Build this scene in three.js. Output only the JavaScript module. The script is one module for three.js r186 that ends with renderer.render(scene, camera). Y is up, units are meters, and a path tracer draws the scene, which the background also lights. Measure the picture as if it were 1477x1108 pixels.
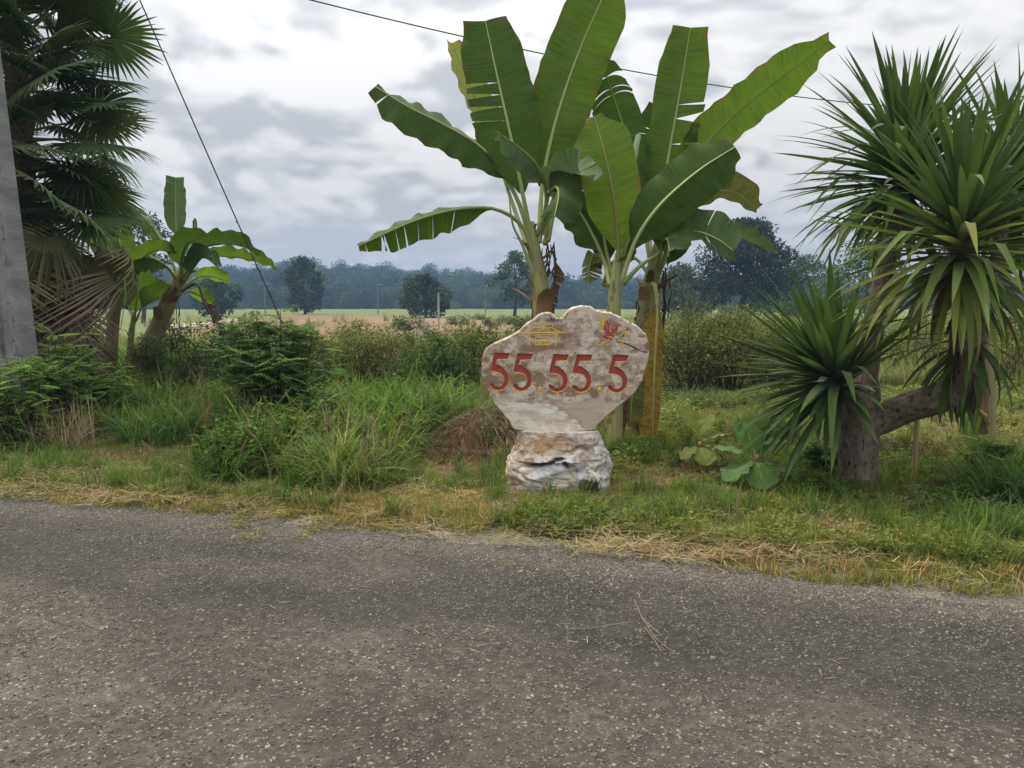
import * as THREE from 'three';
import { mergeGeometries } from 'three/addons/utils/BufferGeometryUtils.js';

// ---------------------------------------------------------------- camera, sky, sun, exposure
const scene = new THREE.Scene();
const W = 1477, H = 1108, F = 1111, HOR = 438;           // photograph size, focal length in its pixels, horizon row
const pitch = Math.atan((H / 2 - HOR) / F);
const EYE = new THREE.Vector3(0, 1.6, 0);
const camera = new THREE.PerspectiveCamera(2 * Math.atan(H / 2 / F) * 180 / Math.PI, 4 / 3, 0.05, 4000);
camera.position.copy(EYE); camera.rotation.set(-pitch, 0, 0); scene.add(camera);

const renderer = new THREE.WebGLRenderer({ antialias: true });
renderer.setSize(1024, 768);
renderer.toneMapping = THREE.LinearToneMapping;
renderer.toneMappingExposure = 1.74;
renderer.outputColorSpace = THREE.SRGBColorSpace;
renderer.shadowMap.enabled = true; renderer.shadowMap.type = THREE.PCFSoftShadowMap;

const sunDir = new THREE.Vector3(-0.42, 1.0, -0.30).normalize();   // behind the cloud, high, a little ahead and to the left
const sun = new THREE.DirectionalLight(0xffefd6, 1.5);
sun.position.copy(sunDir).multiplyScalar(60); sun.castShadow = true;
sun.shadow.mapSize.set(4096, 4096); sun.shadow.radius = 26;
Object.assign(sun.shadow.camera, { left: -25, right: 25, top: 25, bottom: -25, near: 1, far: 140 });
scene.add(sun); scene.add(sun.target);

// ---------------------------------------------------------------- small maths
function rng(seed) { let a = seed >>> 0; return () => { a = (a + 0x6D2B79F5) >>> 0; let t = a; t = Math.imul(t ^ (t >>> 15), t | 1); t ^= t + Math.imul(t ^ (t >>> 7), t | 61); return ((t ^ (t >>> 14)) >>> 0) / 4294967296; }; }
const hash3 = (x, y, z) => { let h = Math.imul(x, 374761393) + Math.imul(y, 668265263) + Math.imul(z, 2147483647 ^ 0x5bd1e995); h = Math.imul(h ^ (h >>> 13), 1274126177); h ^= h >>> 16; return (h >>> 0) / 4294967296; };
const sm = t => t * t * (3 - 2 * t);
function noise3(x, y, z) {
  const xi = Math.floor(x), yi = Math.floor(y), zi = Math.floor(z), u = sm(x - xi), v = sm(y - yi), w = sm(z - zi);
  const l = (a, b, t) => a + (b - a) * t, h = (i, j, k) => hash3(xi + i, yi + j, zi + k);
  return l(l(l(h(0, 0, 0), h(1, 0, 0), u), l(h(0, 1, 0), h(1, 1, 0), u), v), l(l(h(0, 0, 1), h(1, 0, 1), u), l(h(0, 1, 1), h(1, 1, 1), u), v), w);
}
const noise = (x, y, s = 0) => noise3(x, y, s * 17.31);
function fbm(x, y, s = 0, o = 4) { let a = 0.5, r = 0, n = 0; for (let i = 0; i < o; i++) { r += a * noise(x, y, s + i); n += a; a *= 0.5; x = x * 2.03 + 5.1; y = y * 2.03 + 1.7; } return r / n; }
function fbm3(x, y, z, o = 4) { let a = 0.5, r = 0, n = 0; for (let i = 0; i < o; i++) { r += a * noise3(x, y, z); n += a; a *= 0.5; x = x * 2.03 + 5.1; y = y * 2.03 + 1.7; z = z * 2.03 + 9.2; } return r / n; }
const lerp = (a, b, t) => a + (b - a) * t, clamp = (x, a = 0, b = 1) => Math.min(b, Math.max(a, x));
const sstep = (a, b, x) => sm(clamp((x - a) / (b - a)));
const mixc = (a, b, t) => [lerp(a[0], b[0], t), lerp(a[1], b[1], t), lerp(a[2], b[2], t)];
const V = (x, y, z) => new THREE.Vector3(x, y, z);

// a pixel of the photograph gives a direction; the depth comes with it, or from the ground that it meets
const dirOf = (px, py) => V((px - W / 2) / F, -Math.sin(pitch) + (H / 2 - py) / F * Math.cos(pitch), -Math.cos(pitch) - (H / 2 - py) / F * Math.sin(pitch));
const at = (px, py, d) => EYE.clone().addScaledVector(dirOf(px, py), d);
const onGround = (px, py, h = 0) => { const d = dirOf(px, py); return EYE.clone().addScaledVector(d, (EYE.y - h) / -d.y); };

// ---------------------------------------------------------------- the sky: thin overcast with brighter and greyer banks of cloud
{
  const w = 2048, h = 1024, data = new Float32Array(w * h * 4);
  for (let j = 0; j < h; j++) {
    const el = ((j + 0.5) / h - 0.5) * Math.PI, sy = Math.sin(el), cy = Math.cos(el);
    for (let i = 0; i < w; i++) {
      const az = ((i + 0.5) / w - 0.5) * 2 * Math.PI, dx = Math.cos(az) * cy, dz = Math.sin(az) * cy;
      const k = 1 / (Math.max(sy, 0) + 0.24), X = dx * k * 1.25, Z = dz * k * 1.25;
      const wx = fbm(X * 1.1 + 3, Z * 1.1, 4, 3) * 1.7, wz = fbm(X * 1.1, Z * 1.1 + 8, 9, 3) * 1.7;
      const big = fbm(X * 0.8 + wx, Z * 0.8 + wz, 21, 4), det = fbm(X * 2.9 + wx * 1.6, Z * 2.9 + wz * 1.6, 33, 5);
      const fine = fbm(X * 9 + wx * 3, Z * 9 + wz * 3, 51, 5);
      let c = clamp((big * 0.42 + det * 0.40 + fine * 0.36 - 0.59) * 5.8 + 0.60);       // 0: grey underside, 1: white rim
      const sunward = Math.max(0, dx * sunDir.x + sy * sunDir.y + dz * sunDir.z);
      const base = (0.44 + 0.95 * Math.max(0, sy)) * (0.88 + 0.4 * sunward * sunward);   // an overcast sky is brightest overhead and round the hidden sun
      const grey = [0.515, 0.535, 0.57], white = [0.85, 0.85, 0.85];
      let col = mixc(grey, white, sm(c));
      const low = 1 - sstep(0.0, 0.2, sy); col = mixc(col, [0.83, 0.86, 0.90], low * 0.65);
      const o = (j * w + i) * 4;
      if (sy < 0) col = [0.35, 0.37, 0.36];
      for (let q = 0; q < 3; q++) data[o + q] = col[q] * base; data[o + 3] = 1;
    }
  }
  const sky = new THREE.DataTexture(data, w, h, THREE.RGBAFormat, THREE.FloatType);
  sky.mapping = THREE.EquirectangularReflectionMapping; sky.colorSpace = THREE.LinearSRGBColorSpace;
  sky.magFilter = sky.minFilter = THREE.LinearFilter; sky.needsUpdate = true;
  scene.background = sky; scene.environment = sky;
  scene.backgroundIntensity = 1; scene.environmentIntensity = 1;
}
scene.fog = new THREE.FogExp2(0x8fb0de, 0.0009);          // humid air that turns the far trees blue

// ---------------------------------------------------------------- helpers for named things
const used = {};
function numbered(n) { const k = used[n] = (used[n] || 0) + 1; return k === 1 ? n : `${n}_${String(k - 1).padStart(3, '0')}`; }
function tag(o, label, category, group, kind) { o.userData.label = label; if (category) o.userData.category = category; if (group) o.userData.group = group; if (kind) o.userData.kind = kind; return o; }
function thing(name, label, category, pos = V(0, 0, 0), group) { const g = new THREE.Group(); g.name = numbered(name); g.position.copy(pos); scene.add(g); return tag(g, label, category, group); }
function mesh(name, geo, mat, parent) { const m = new THREE.Mesh(geo, mat); m.castShadow = m.receiveShadow = true; m.name = parent === scene ? numbered(name) : name; parent.add(m); return m; }
function structure(name, geo, mat, label) { const m = mesh(name, geo, mat, scene); m.userData.kind = 'structure'; if (label) m.userData.label = label; return m; }

class GB {                                                // geometry builder; offsets by o so that parts sit in their thing's frame
  constructor(o = V(0, 0, 0)) { this.o = o; this.p = []; this.uv = []; this.c = []; this.i = []; }
  get n() { return this.p.length / 3; }
  v(p, u = 0, v = 0, c) { this.p.push(p.x - this.o.x, p.y - this.o.y, p.z - this.o.z); this.uv.push(u, v); if (c) this.c.push(c[0], c[1], c[2]); return this.n - 1; }
  t(a, b, c) { this.i.push(a, b, c); }
  q(a, b, c, d) { this.i.push(a, b, c, a, c, d); }
  geo() {
    const g = new THREE.BufferGeometry();
    g.setAttribute('position', new THREE.Float32BufferAttribute(this.p, 3)); g.setAttribute('uv', new THREE.Float32BufferAttribute(this.uv, 2));
    if (this.c.length) g.setAttribute('color', new THREE.Float32BufferAttribute(this.c, 3));
    g.setIndex(this.i); g.computeVertexNormals(); return g;
  }
  // a round limb through points with radii; wob makes it uneven
  limb(pts, radii, sides = 8, { wob = 0, seed = 1, col, cap = true, uvs = 1, steps = 0, squash = 1 } = {}) {
    let P = pts, R = radii;
    if (steps) { const c = new THREE.CatmullRomCurve3(pts); P = []; R = []; for (let k = 0; k <= steps; k++) { const t = k / steps; P.push(c.getPoint(t)); const f = t * (radii.length - 1), q = Math.min(radii.length - 2, Math.floor(f)); R.push(lerp(radii[q], radii[q + 1], f - q)); } }
    let prev = null, ref = null, L = 0, rows = [];
    for (let k = 0; k < P.length; k++) {
      const T = P[Math.min(k + 1, P.length - 1)].clone().sub(P[Math.max(k - 1, 0)]).normalize();
      if (!ref) ref = Math.abs(T.y) > 0.9 ? V(1, 0, 0) : V(0, 1, 0);
      const A = ref.clone().addScaledVector(T, -ref.dot(T)).normalize(), B = T.clone().cross(A); ref = A;
      if (k) L += P[k].distanceTo(P[k - 1]);
      const row = [];
      for (let s = 0; s <= sides; s++) {
        const a = s / sides * 2 * Math.PI, ca = Math.cos(a), sa = Math.sin(a);
        const r = R[k] * (1 + wob * (fbm3(ca * 1.3 + seed, L / R[k] * 0.35, sa * 1.3 + seed * 2, 3) - 0.5) * 2);
        row.push(this.v(P[k].clone().addScaledVector(A, ca * r).addScaledVector(B, sa * r * squash), s / sides * 2 * Math.PI * R[0] * uvs, L * uvs, typeof col === 'function' ? col(k / (P.length - 1), s / sides) : col));
      }
      rows.push(row);
    }
    for (let k = 0; k + 1 < rows.length; k++) for (let s = 0; s < sides; s++) this.q(rows[k][s], rows[k][s + 1], rows[k + 1][s + 1], rows[k + 1][s]);
    if (cap) for (const e of [0, rows.length - 1]) { const cc = typeof col === 'function' ? col(e ? 1 : 0, 0) : col, c = this.v(P[e], 0, 0, cc); for (let s = 0; s < sides; s++) e ? this.t(rows[e][s], rows[e][s + 1], c) : this.t(rows[e][s + 1], rows[e][s], c); }
    return this;
  }
}

// ---------------------------------------------------------------- textures
function tex(w, h, f, { srgb = true, repeat } = {}) {     // f(u, v, i, j) -> linear r, g, b
  const d = new Uint8Array(w * h * 4), g = x => { x = clamp(x); return 255 * (srgb ? (x <= 0.0031308 ? 12.92 * x : 1.055 * Math.pow(x, 1 / 2.4) - 0.055) : x); };
  for (let j = 0; j < h; j++) for (let i = 0; i < w; i++) { const c = f(i / w, j / h, i, j), o = (j * w + i) * 4; d[o] = g(c[0]); d[o + 1] = g(c[1]); d[o + 2] = g(c[2]); d[o + 3] = 255; }
  const t = new THREE.DataTexture(d, w, h, THREE.RGBAFormat); t.colorSpace = srgb ? THREE.SRGBColorSpace : THREE.NoColorSpace;
  t.wrapS = t.wrapT = THREE.RepeatWrapping; t.magFilter = THREE.LinearFilter; t.minFilter = THREE.LinearMipmapLinearFilter; t.generateMipmaps = true; if (repeat) t.repeat.set(...repeat); t.needsUpdate = true; return t;
}
// periodic value noise for tiles
const pn = (x, y, per, s) => { const xi = Math.floor(x), yi = Math.floor(y), u = sm(x - xi), v = sm(y - yi), m = a => ((a % per) + per) % per, h = (i, j) => hash3(m(xi + i), m(yi + j), s); return lerp(lerp(h(0, 0), h(1, 0), u), lerp(h(0, 1), h(1, 1), u), v); };
const pfbm = (u, v, per, s, o = 4) => { let a = 0.5, r = 0, n = 0; for (let k = 0; k < o; k++) { r += a * pn(u * per, v * per, per, s + k); n += a; a *= 0.55; per *= 2; } return r / n; };
const leafMat = (o = {}) => new THREE.MeshPhysicalMaterial({ side: THREE.DoubleSide, roughness: 1, transmission: 0.4, thickness: 0, clearcoat: 0.25, clearcoatRoughness: 0.45, vertexColors: true, specularIntensity: 0.35, ...o });
const stdMat = (o = {}) => new THREE.MeshStandardMaterial({ roughness: 0.9, side: THREE.DoubleSide, ...o });
// ---------------------------------------------------------------- the road edge: u runs along it, v away from the road
const EA = onGround(0, 722), EB = onGround(1477, 872);
const eu = EB.clone().sub(EA).setY(0).normalize(), ev = V(eu.z, 0, -eu.x);        // ev points to the far side
const E0 = onGround(738, 786); E0.y = 0;
const toUV = p => { const d = V(p.x - E0.x, 0, p.z - E0.z); return [d.dot(eu), d.dot(ev)]; };
const fromUV = (u, v, y = 0) => V(E0.x + eu.x * u + ev.x * v, y, E0.z + eu.z * u + ev.z * v);
const edgeBend = u => 0.10 * (fbm(u * 0.7, 3.3, 2, 3) - 0.5) * 2 + 0.05 * Math.sin(u * 0.9 + 1) - 0.27 * sstep(0.6, 3.2, u);
function gh(u, v) {
  const n = fbm(u * 3.1, v * 3.1, 5, 3) - 0.5, ve = v - edgeBend(u);
  let y = -0.045 + 0.085 * sstep(-0.28, 0.55, ve + n * 0.35);
  y += sstep(0.2, 2.5, ve) * (fbm(u * 0.55, v * 0.55, 7, 3) - 0.5) * 0.16 * (1 - sstep(30, 80, v));
  y += sstep(0.1, 0.6, ve) * n * 0.05 * (1 - sstep(12, 30, v));
  return y;
}
const ghP = p => gh(...toUV(p));
const soil = [0.150, 0.100, 0.062], litter = [0.20, 0.165, 0.085], turf = [0.13, 0.155, 0.045], lawn = [0.16, 0.21, 0.06], clayF = [0.20, 0.115, 0.065];
function groundColour(u, v, x, z) {
  const a = fbm(u * 0.8, v * 0.8, 11, 4), b = fbm(u * 3, v * 3, 12, 3);
  let c = mixc(litter, turf, sstep(0.4, 0.62, a)); c = mixc(c, soil, sstep(0.5, 0.72, b) * 0.7);
  if (v > 7) c = mixc(c, mixc(lawn, turf, a), sstep(7, 14, v));
  if (v < 0.35) c = mixc([0.19, 0.165, 0.135], c, sstep(-0.05, 0.4, v + (b - 0.5) * 0.5));
  return c;
}
{
  const us = [], vs = [];
  for (let u = -9; u <= 11; u += 0.07) us.push(u);
  for (let s = 0.1, u = -9; u > -1400; s *= 1.18) { u -= s; us.unshift(u); }
  for (let s = 0.1, u = us[us.length - 1]; u < 1400; s *= 1.18) { u += s; us.push(u); }
  for (let v = -0.6; v <= 1.6; v += 0.045) vs.push(v);
  for (let v = 1.7, s = 0.1; v < 1500; s *= 1.045) { vs.push(v); v += s; }
  for (let s = 0.2, v = -0.6; v > -300; s *= 1.5) { v -= s; vs.unshift(v); }
  const g = new GB(), nu = us.length;
  for (const v of vs) for (const u of us) { const p = fromUV(u, v, gh(u, v)); g.v(p, p.x, p.z, groundColour(u, v, p.x, p.z).map(c => c * 1.6)); }
  for (let j = 0; j + 1 < vs.length; j++) for (let i = 0; i + 1 < nu; i++) { const a = j * nu + i; g.q(a, a + 1, a + nu + 1, a + nu); }
  const map = tex(1024, 1024, (u, v) => { const f = pfbm(u, v, 10, 1, 5), k = pn(u * 220, v * 220, 220, 7), m = 0.38 + 0.5 * f * f * 1.6 + (k - 0.5) * 0.22; return [m, m * 0.98, m * 0.95]; }, { repeat: [0.4, 0.4] });
  const bump = tex(512, 512, (u, v) => { const f = pfbm(u, v, 24, 3, 4); return [f, f, f]; }, { srgb: false, repeat: [0.8, 0.8] });
  structure('ground', g.geo(), stdMat({ map, bumpMap: bump, bumpScale: 0.03, vertexColors: true, roughness: 1 }), 'rough grassy roadside ground with soil and litter');
}
// ---------------------------------------------------------------- the road: chip-seal asphalt, pale stones in dark binder
{
  const N = 1536, col = new Float32Array(N * N * 3), hgt = new Float32Array(N * N), r = rng(77);
  for (let j = 0; j < N; j++) for (let i = 0; i < N; i++) { const o = j * N + i, f = pfbm(i / N, j / N, 60, 2, 3), f2 = pfbm(i / N, j / N, 7, 5, 4), m = 0.018 + 0.06 * f * f + 0.04 * f2 * f2; col[o * 3] = m * 1.07; col[o * 3 + 1] = m; col[o * 3 + 2] = m * 0.93; hgt[o] = f * 0.35; }
  const S = N / 2.2;                                       // pixels per metre
  for (let k = 0; k < 21000; k++) {
    const cx = r() * N, cy = r() * N, rad = (0.0022 + 0.0078 * Math.pow(r(), 2.3)) * S, el = 0.4 + 0.5 * r(), an = r() * 3.14, ca = Math.cos(an), sa = Math.sin(an), t = r(), ph = r() * 6, am = 0.12 + r() * 0.12;
    const buried = r() < 0.3 ? 0.45 : 1, b = (t < 0.62 ? 0.065 + 0.07 * r() : t < 0.96 ? 0.12 + 0.10 * r() : 0.20 + 0.10 * r()) * buried, tint = r();
    const c = [b * (1.03 + 0.06 * tint), b, b * (0.97 - 0.14 * tint)], R = Math.ceil(rad * 1.3);
    for (let y = -R; y <= R; y++) for (let x = -R; x <= R; x++) {
      const X = (x * ca + y * sa) / rad, Y = (-x * sa + y * ca) / (rad * el), d = Math.hypot(X, Y) * (1 + am * Math.sin(Math.atan2(Y, X) * 3 + ph) + am * 0.6 * Math.cos(Math.atan2(Y, X) * 5 + ph));
      if (d > 1) continue;
      const o = (((Math.floor(cy + y) + N) % N) * N + (Math.floor(cx + x) + N) % N), g2 = 0.88 + 0.24 * hash3(x, y, k);
      for (let q = 0; q < 3; q++) col[o * 3 + q] = c[q] * g2; hgt[o] = 0.5 + 0.5 * (1 - d * d * 0.7) * buried;
    }
  }
  const map = tex(N, N, (u, v, i, j) => { const o = (j * N + i) * 3; return [col[o], col[o + 1], col[o + 2]]; });
  const bump = tex(N, N, (u, v, i, j) => { const h = hgt[j * N + i]; return [h, h, h]; }, { srgb: false });
  for (const t of [map, bump]) t.repeat.set(1 / 2.2, 1 / 2.2);
  const us = [], vs = [];
  for (let u = -9; u <= 9; u += 0.08) us.push(u);
  for (let s = 0.3, u = -9; u > -120; s *= 1.5) { u -= s; us.unshift(u); }
  for (let s = 0.3, u = us[us.length - 1]; u < 120; s *= 1.5) { u += s; us.push(u); }
  for (let v = -6.4; v <= 0.65; v += 0.08) vs.push(v);
  const g = new GB(), nu = us.length;
  for (const v of vs) for (const u of us) {
    const y = -0.022 * sstep(-1.4, 0.5, v) + (fbm(u * 0.9, v * 0.9, 3, 3) - 0.5) * 0.02;
    const dust = sstep(0.46, 0.66, fbm(u * 0.42, v * 0.75, 41, 4)), dark = sstep(0.0, 0.55, 1 - Math.abs(v + 0.95 + 0.35 * (fbm(u * 0.6, v, 43, 3) - 0.5)) / 0.8);
    const rim = sstep(-0.55, 0.1, v + (fbm(u * 1.3, v * 2.5, 47, 4) - 0.5) * 0.9);
    const pale = sstep(0.60, 0.70, fbm(u * 1.1 + 20, v * 2.0, 61, 5)); let c = [1.06, 0.985, 0.90]; c = mixc(c, [1.32, 1.26, 1.17], dust * (1 - dark * 0.7)); c = mixc(c, [0.62, 0.6, 0.6], dark * 0.85); c = mixc(c, [1.75, 1.65, 1.5], rim * 0.8); c = mixc(c, [1.75, 1.68, 1.55], pale * 0.4);
    const p = fromUV(u, v, y); g.v(p, u, v, [c[0] * 1.02, c[1] * 0.98, c[2] * 0.93]);
  }
  for (let j = 0; j + 1 < vs.length; j++) for (let i = 0; i + 1 < nu; i++) { const a = j * nu + i; g.q(a, a + 1, a + nu + 1, a + nu); }
  structure('road', g.geo(), stdMat({ map, bumpMap: bump, bumpScale: 0.006, vertexColors: true, roughness: 0.92 }), 'worn grey chip sealed country road');
}
const roadY = (u, v) => -0.022 * sstep(-1.4, 0.5, v) + (fbm(u * 0.9, v * 0.9, 3, 3) - 0.5) * 0.02;
// instanced stuff: list of [position, yaw, scale, colour, tilt]
const _M = new THREE.Matrix4(), _Q = new THREE.Quaternion(), _E = new THREE.Euler(), _C = new THREE.Color();
function stuff(name, geo, mat, items, label, category) {
  const m = new THREE.InstancedMesh(geo, mat, items.length); m.name = numbered(name); m.castShadow = m.receiveShadow = true;
  items.forEach((it, k) => {
    _E.set(it.tx || 0, it.yaw || 0, it.tz || 0, 'YXZ'); _Q.setFromEuler(_E); const s = it.s ?? 1;
    _M.compose(it.p, _Q, V(s * (it.sx ?? 1), s * (it.sy ?? 1), s * (it.sz ?? 1))); m.setMatrixAt(k, _M); if (it.c) m.setColorAt(k, _C.setRGB(...it.c));
  });
  scene.add(m); return tag(m, label, category, null, 'stuff');
}
{ // loose and half sunk stones on the road
  const g = new THREE.IcosahedronGeometry(1, 0), p = g.attributes.position, r = rng(5);
  for (let i = 0; i < p.count; i++) { const k = 0.75 + 0.5 * hash3(Math.round(p.getX(i) * 50), Math.round(p.getY(i) * 50), Math.round(p.getZ(i) * 50)); p.setXYZ(i, p.getX(i) * k, p.getY(i) * k, p.getZ(i) * k); }
  g.computeVertexNormals();
  const it = [];
  while (it.length < 120000) {
    const u = -6.5 + 13 * r(), v = r() < 0.12 ? -0.35 + 0.65 * r() : -4.6 + 4.9 * r(); const near = sstep(-1.6, 0, v);
    if (r() > 0.5 + 0.5 * near * fbm(u * 2, v * 2, 71, 2) * 1.6) continue;
    const s = 0.0028 + 0.0055 * Math.pow(r(), 2.2) + (r() < 0.006 + 0.012 * near ? 0.005 : 0), b = 0.07 + 0.15 * r() * r() + 0.11 * near * r() + (r() < 0.02 ? 0.08 : 0), t = r();
    it.push({ p: fromUV(u, v, Math.max(roadY(u, v), gh(u, v)) + s * 0.2), yaw: r() * 6.3, tx: r() * 0.8 - 0.4, s, sx: 0.8 + r() * 0.6, sy: 0.55 + 0.3 * r(), c: [b * (1.06 + 0.06 * t), b, b * (0.90 - 0.1 * t)] });
  }
  stuff('loose_gravel', g, stdMat({ roughness: 0.85, color: 0xffffff }), it, 'pale loose stone chips strewn over the asphalt', 'gravel');
}
// ---------------------------------------------------------------- far fields and hills
function fieldSheet(name, pix, lift, col, label, seed, amp = 0.05) {
  const pts = pix.map(([x, y]) => onGround(x, y)), sh = new THREE.Shape(pts.map(p => new THREE.Vector2(p.x, -p.z)));
  const xs = pts.map(p => p.x), zs = pts.map(p => p.z), g = new GB(), x0 = Math.min(...xs), x1 = Math.max(...xs), z0 = Math.min(...zs), z1 = Math.max(...zs);
  const inside = (x, z) => { let c = false; for (let i = 0, j = pts.length - 1; i < pts.length; j = i++) if ((pts[i].z > z) !== (pts[j].z > z) && x < (pts[j].x - pts[i].x) * (z - pts[i].z) / (pts[j].z - pts[i].z) + pts[i].x) c = !c; return c; };
  const st = 1.1, nx = Math.ceil((x1 - x0) / st), nz = Math.ceil((z1 - z0) / st), id = new Map();
  const vert = (i, j) => { const k = i * 100000 + j; if (id.has(k)) return id.get(k); const x = x0 + i * st + (hash3(i, j, seed) - 0.5) * 0.7, z = z0 + j * st + (hash3(i, j, seed + 1) - 0.5) * 0.7, p = V(x, 0, z); const f = fbm(x * 0.12, z * 0.12, seed, 4), f2 = fbm(x * 0.7, z * 0.7, seed + 4, 3); p.y = Math.max(0, ghP(p)) * 0 + lift + f2 * amp; const c = mixc(col[0], col[1], sstep(0.35, 0.7, f)).map(q => q * (0.75 + 0.5 * f2)); const r = g.v(p, x, z, c); id.set(k, r); return r; };
  for (let i = 0; i < nx; i++) for (let j = 0; j < nz; j++) { const e = (fbm(i * 0.3, j * 0.3, seed + 9, 2) - 0.5) * 5; if (inside(x0 + i * st + e, z0 + j * st + e)) g.q(vert(i, j), vert(i, j + 1), vert(i + 1, j + 1), vert(i + 1, j)); }
  return structure(name, g.geo(), stdMat({ vertexColors: true, roughness: 1 }), label);
}
fieldSheet('ploughed_field', [[190, 500], [300, 462], [420, 456], [560, 457], [720, 462], [760, 474], [700, 488], [420, 498]], 0.03, [clayF, [0.23, 0.16, 0.085]], 'bare reddish brown ploughed field behind the bushes', 3);
fieldSheet('dirt_track', [[225, 472], [300, 466], [345, 461], [345, 463.4], [300, 469], [225, 476]], 0.085, [[0.42, 0.37, 0.31], [0.46, 0.41, 0.34]], 'pale dirt track crossing the field', 8, 0.008);
function hillY(x, z) { const d = -z, top = 6 + 9.5 * Math.exp(-Math.pow((x + 95) / (x < -95 ? 150 : 105), 2)) + 5 * (fbm(x * 0.012 + 2.1, 0.4, 91, 3) - 0.5); return top * sstep(215, 420, d + 30 * (fbm(x * 0.02, d * 0.01, 95, 2) - 0.5)) * (0.9 + 0.2 * fbm(x * 0.02, z * 0.02, 93, 2)) - 0.6; }
{
  const g = new GB(), nx = 160, nz = 60;
  for (let j = 0; j <= nz; j++) for (let i = 0; i <= nx; i++) { const x = -700 + 1500 * i / nx, z = -205 - 600 * j / nz; g.v(V(x, hillY(x, z), z), x, z, [0.05, 0.075, 0.03]); }
  for (let j = 0; j < nz; j++) for (let i = 0; i < nx; i++) { const a = j * (nx + 1) + i; g.q(a, a + 1, a + nx + 2, a + nx + 1); }
  structure('hills', g.geo(), stdMat({ vertexColors: true, roughness: 1 }), 'low forested hills along the horizon');
}
// ---------------------------------------------------------------- leaf faces
const _up = V(0, 1, 0);
// one leaf: a kinked diamond of 2 or 4 triangles
function leafFace(g, p, dir, nrm, len, wid, col, fold = 0.25) {
  const T = dir.clone().normalize(), B = T.clone().cross(nrm).normalize(), N = B.clone().cross(T);
  const a = g.v(p, 0, 0, col), c = g.v(p.clone().addScaledVector(T, len).addScaledVector(N, -len * 0.15), 1, 0, col);
  const m = p.clone().addScaledVector(T, len * 0.45);
  const l = g.v(m.clone().addScaledVector(B, wid / 2).addScaledVector(N, wid * fold), 0.5, 1, col), r = g.v(m.clone().addScaledVector(B, -wid / 2).addScaledVector(N, wid * fold), 0.5, -1, col);
  g.t(a, c, l); g.t(a, r, c);
}
const rdir = (r) => { const y = 2 * r() - 1, a = r() * 2 * Math.PI, s = Math.sqrt(1 - y * y); return V(Math.cos(a) * s, y, Math.sin(a) * s); };
const vary = (c, r, k = 0.3) => { const b = 1 + (r() - 0.5) * 2 * k, h = (r() - 0.5) * k * 0.5; return [c[0] * b * (1 + h), c[1] * b, c[2] * b * (1 - h)]; };
// leaves clustered round a clump centre
function leafClump(g, c, rad, n, size, cols, r, { flat = 0.8, droop = 0.2, aspect = 0.5 } = {}) {
  for (let k = 0; k < n; k++) {
    const d = rdir(r), q = Math.pow(r(), 0.45) * rad, p = V(c.x + d.x * q, c.y + d.y * q * flat, c.z + d.z * q);
    const nn = rdir(r); nn.y = Math.abs(nn.y) + 0.7; const dd = d.clone().addScaledVector(rdir(r), 0.9); dd.y -= droop;
    const s = size * (0.65 + 0.7 * r()); leafFace(g, p, dd, nn.normalize(), s, s * aspect, vary(cols[Math.floor(r() * cols.length)], r));
  }
}
const barkMat = stdMat({ map: tex(256, 256, (u, v) => { const f = pfbm(u, v, 4, 31, 5), s = pn(u * 24, v * 5, 24, 37), m = 0.35 + 0.5 * f + 0.35 * (s - 0.5); return [m, m, m]; }, { repeat: [2, 1] }), vertexColors: true, roughness: 0.95 });
const treeLeafMat = leafMat({ transmission: 0.25, clearcoat: 0.1 });
const bushLeafMat = leafMat({ transmission: 0.4, clearcoat: 0.15 });

// a tree: tapered trunk that forks into limbs, a clump of leaves at each limb's end
function makeTree(name, label, group, base, h, spread, seed, { lobes = 34, per = 120, leaf = 0.45, cols, trunkCol = [0.11, 0.09, 0.07], trunkR = h * 0.022, crownLow = 0.3, shape = 1, gap = 1 }) {
  const r = rng(seed), t = thing(name, label, 'tree', base, group), tr = new GB(), cr = new GB();
  const lean = V((r() - 0.5) * 0.1 * h, h * 0.62, (r() - 0.5) * 0.1 * h);
  tr.limb([V(0, -0.2, 0), lean.clone().multiplyScalar(0.4).add(V((r() - 0.5) * 0.04 * h, 0, 0)), lean], [trunkR * 1.35, trunkR, trunkR * 0.45], 7, { steps: 6, wob: 0.12, seed, col: trunkCol });
  for (let k = 0; k < lobes; k++) {
    const y = crownLow + (1 - crownLow) * Math.pow((k + 0.5) / lobes, 0.9), prof = Math.sin(Math.PI * clamp(0.12 + 0.86 * Math.pow((y - crownLow) / (1 - crownLow), shape))), a = k * 2.39996 + r() * 0.9, q = spread * prof * (0.25 + 0.75 * Math.sqrt(r()));
    const c = V(Math.cos(a) * q + lean.x * y, y * h * (0.96 + 0.06 * r()), Math.sin(a) * q + lean.z * y), rad = spread * (0.2 + 0.2 * r()) * gap;
    c.y = Math.min(c.y, h - rad * 0.5);
    const from = lean.clone().multiplyScalar(Math.min(1, (0.35 + 0.5 * y)));
    if (k % 2 === 0) tr.limb([from, from.clone().lerp(c, 0.55).add(V(0, -0.03 * h, 0)), c], [trunkR * 0.42, trunkR * 0.25, trunkR * 0.08], 4, { steps: 3, col: trunkCol, cap: false });
    leafClump(cr, c, rad, per, leaf, cols, r, { flat: 0.62 });
  }
  mesh('trunk', tr.geo(), barkMat, t); mesh('crown', cr.geo(), treeLeafMat, t); return t;
}
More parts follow.
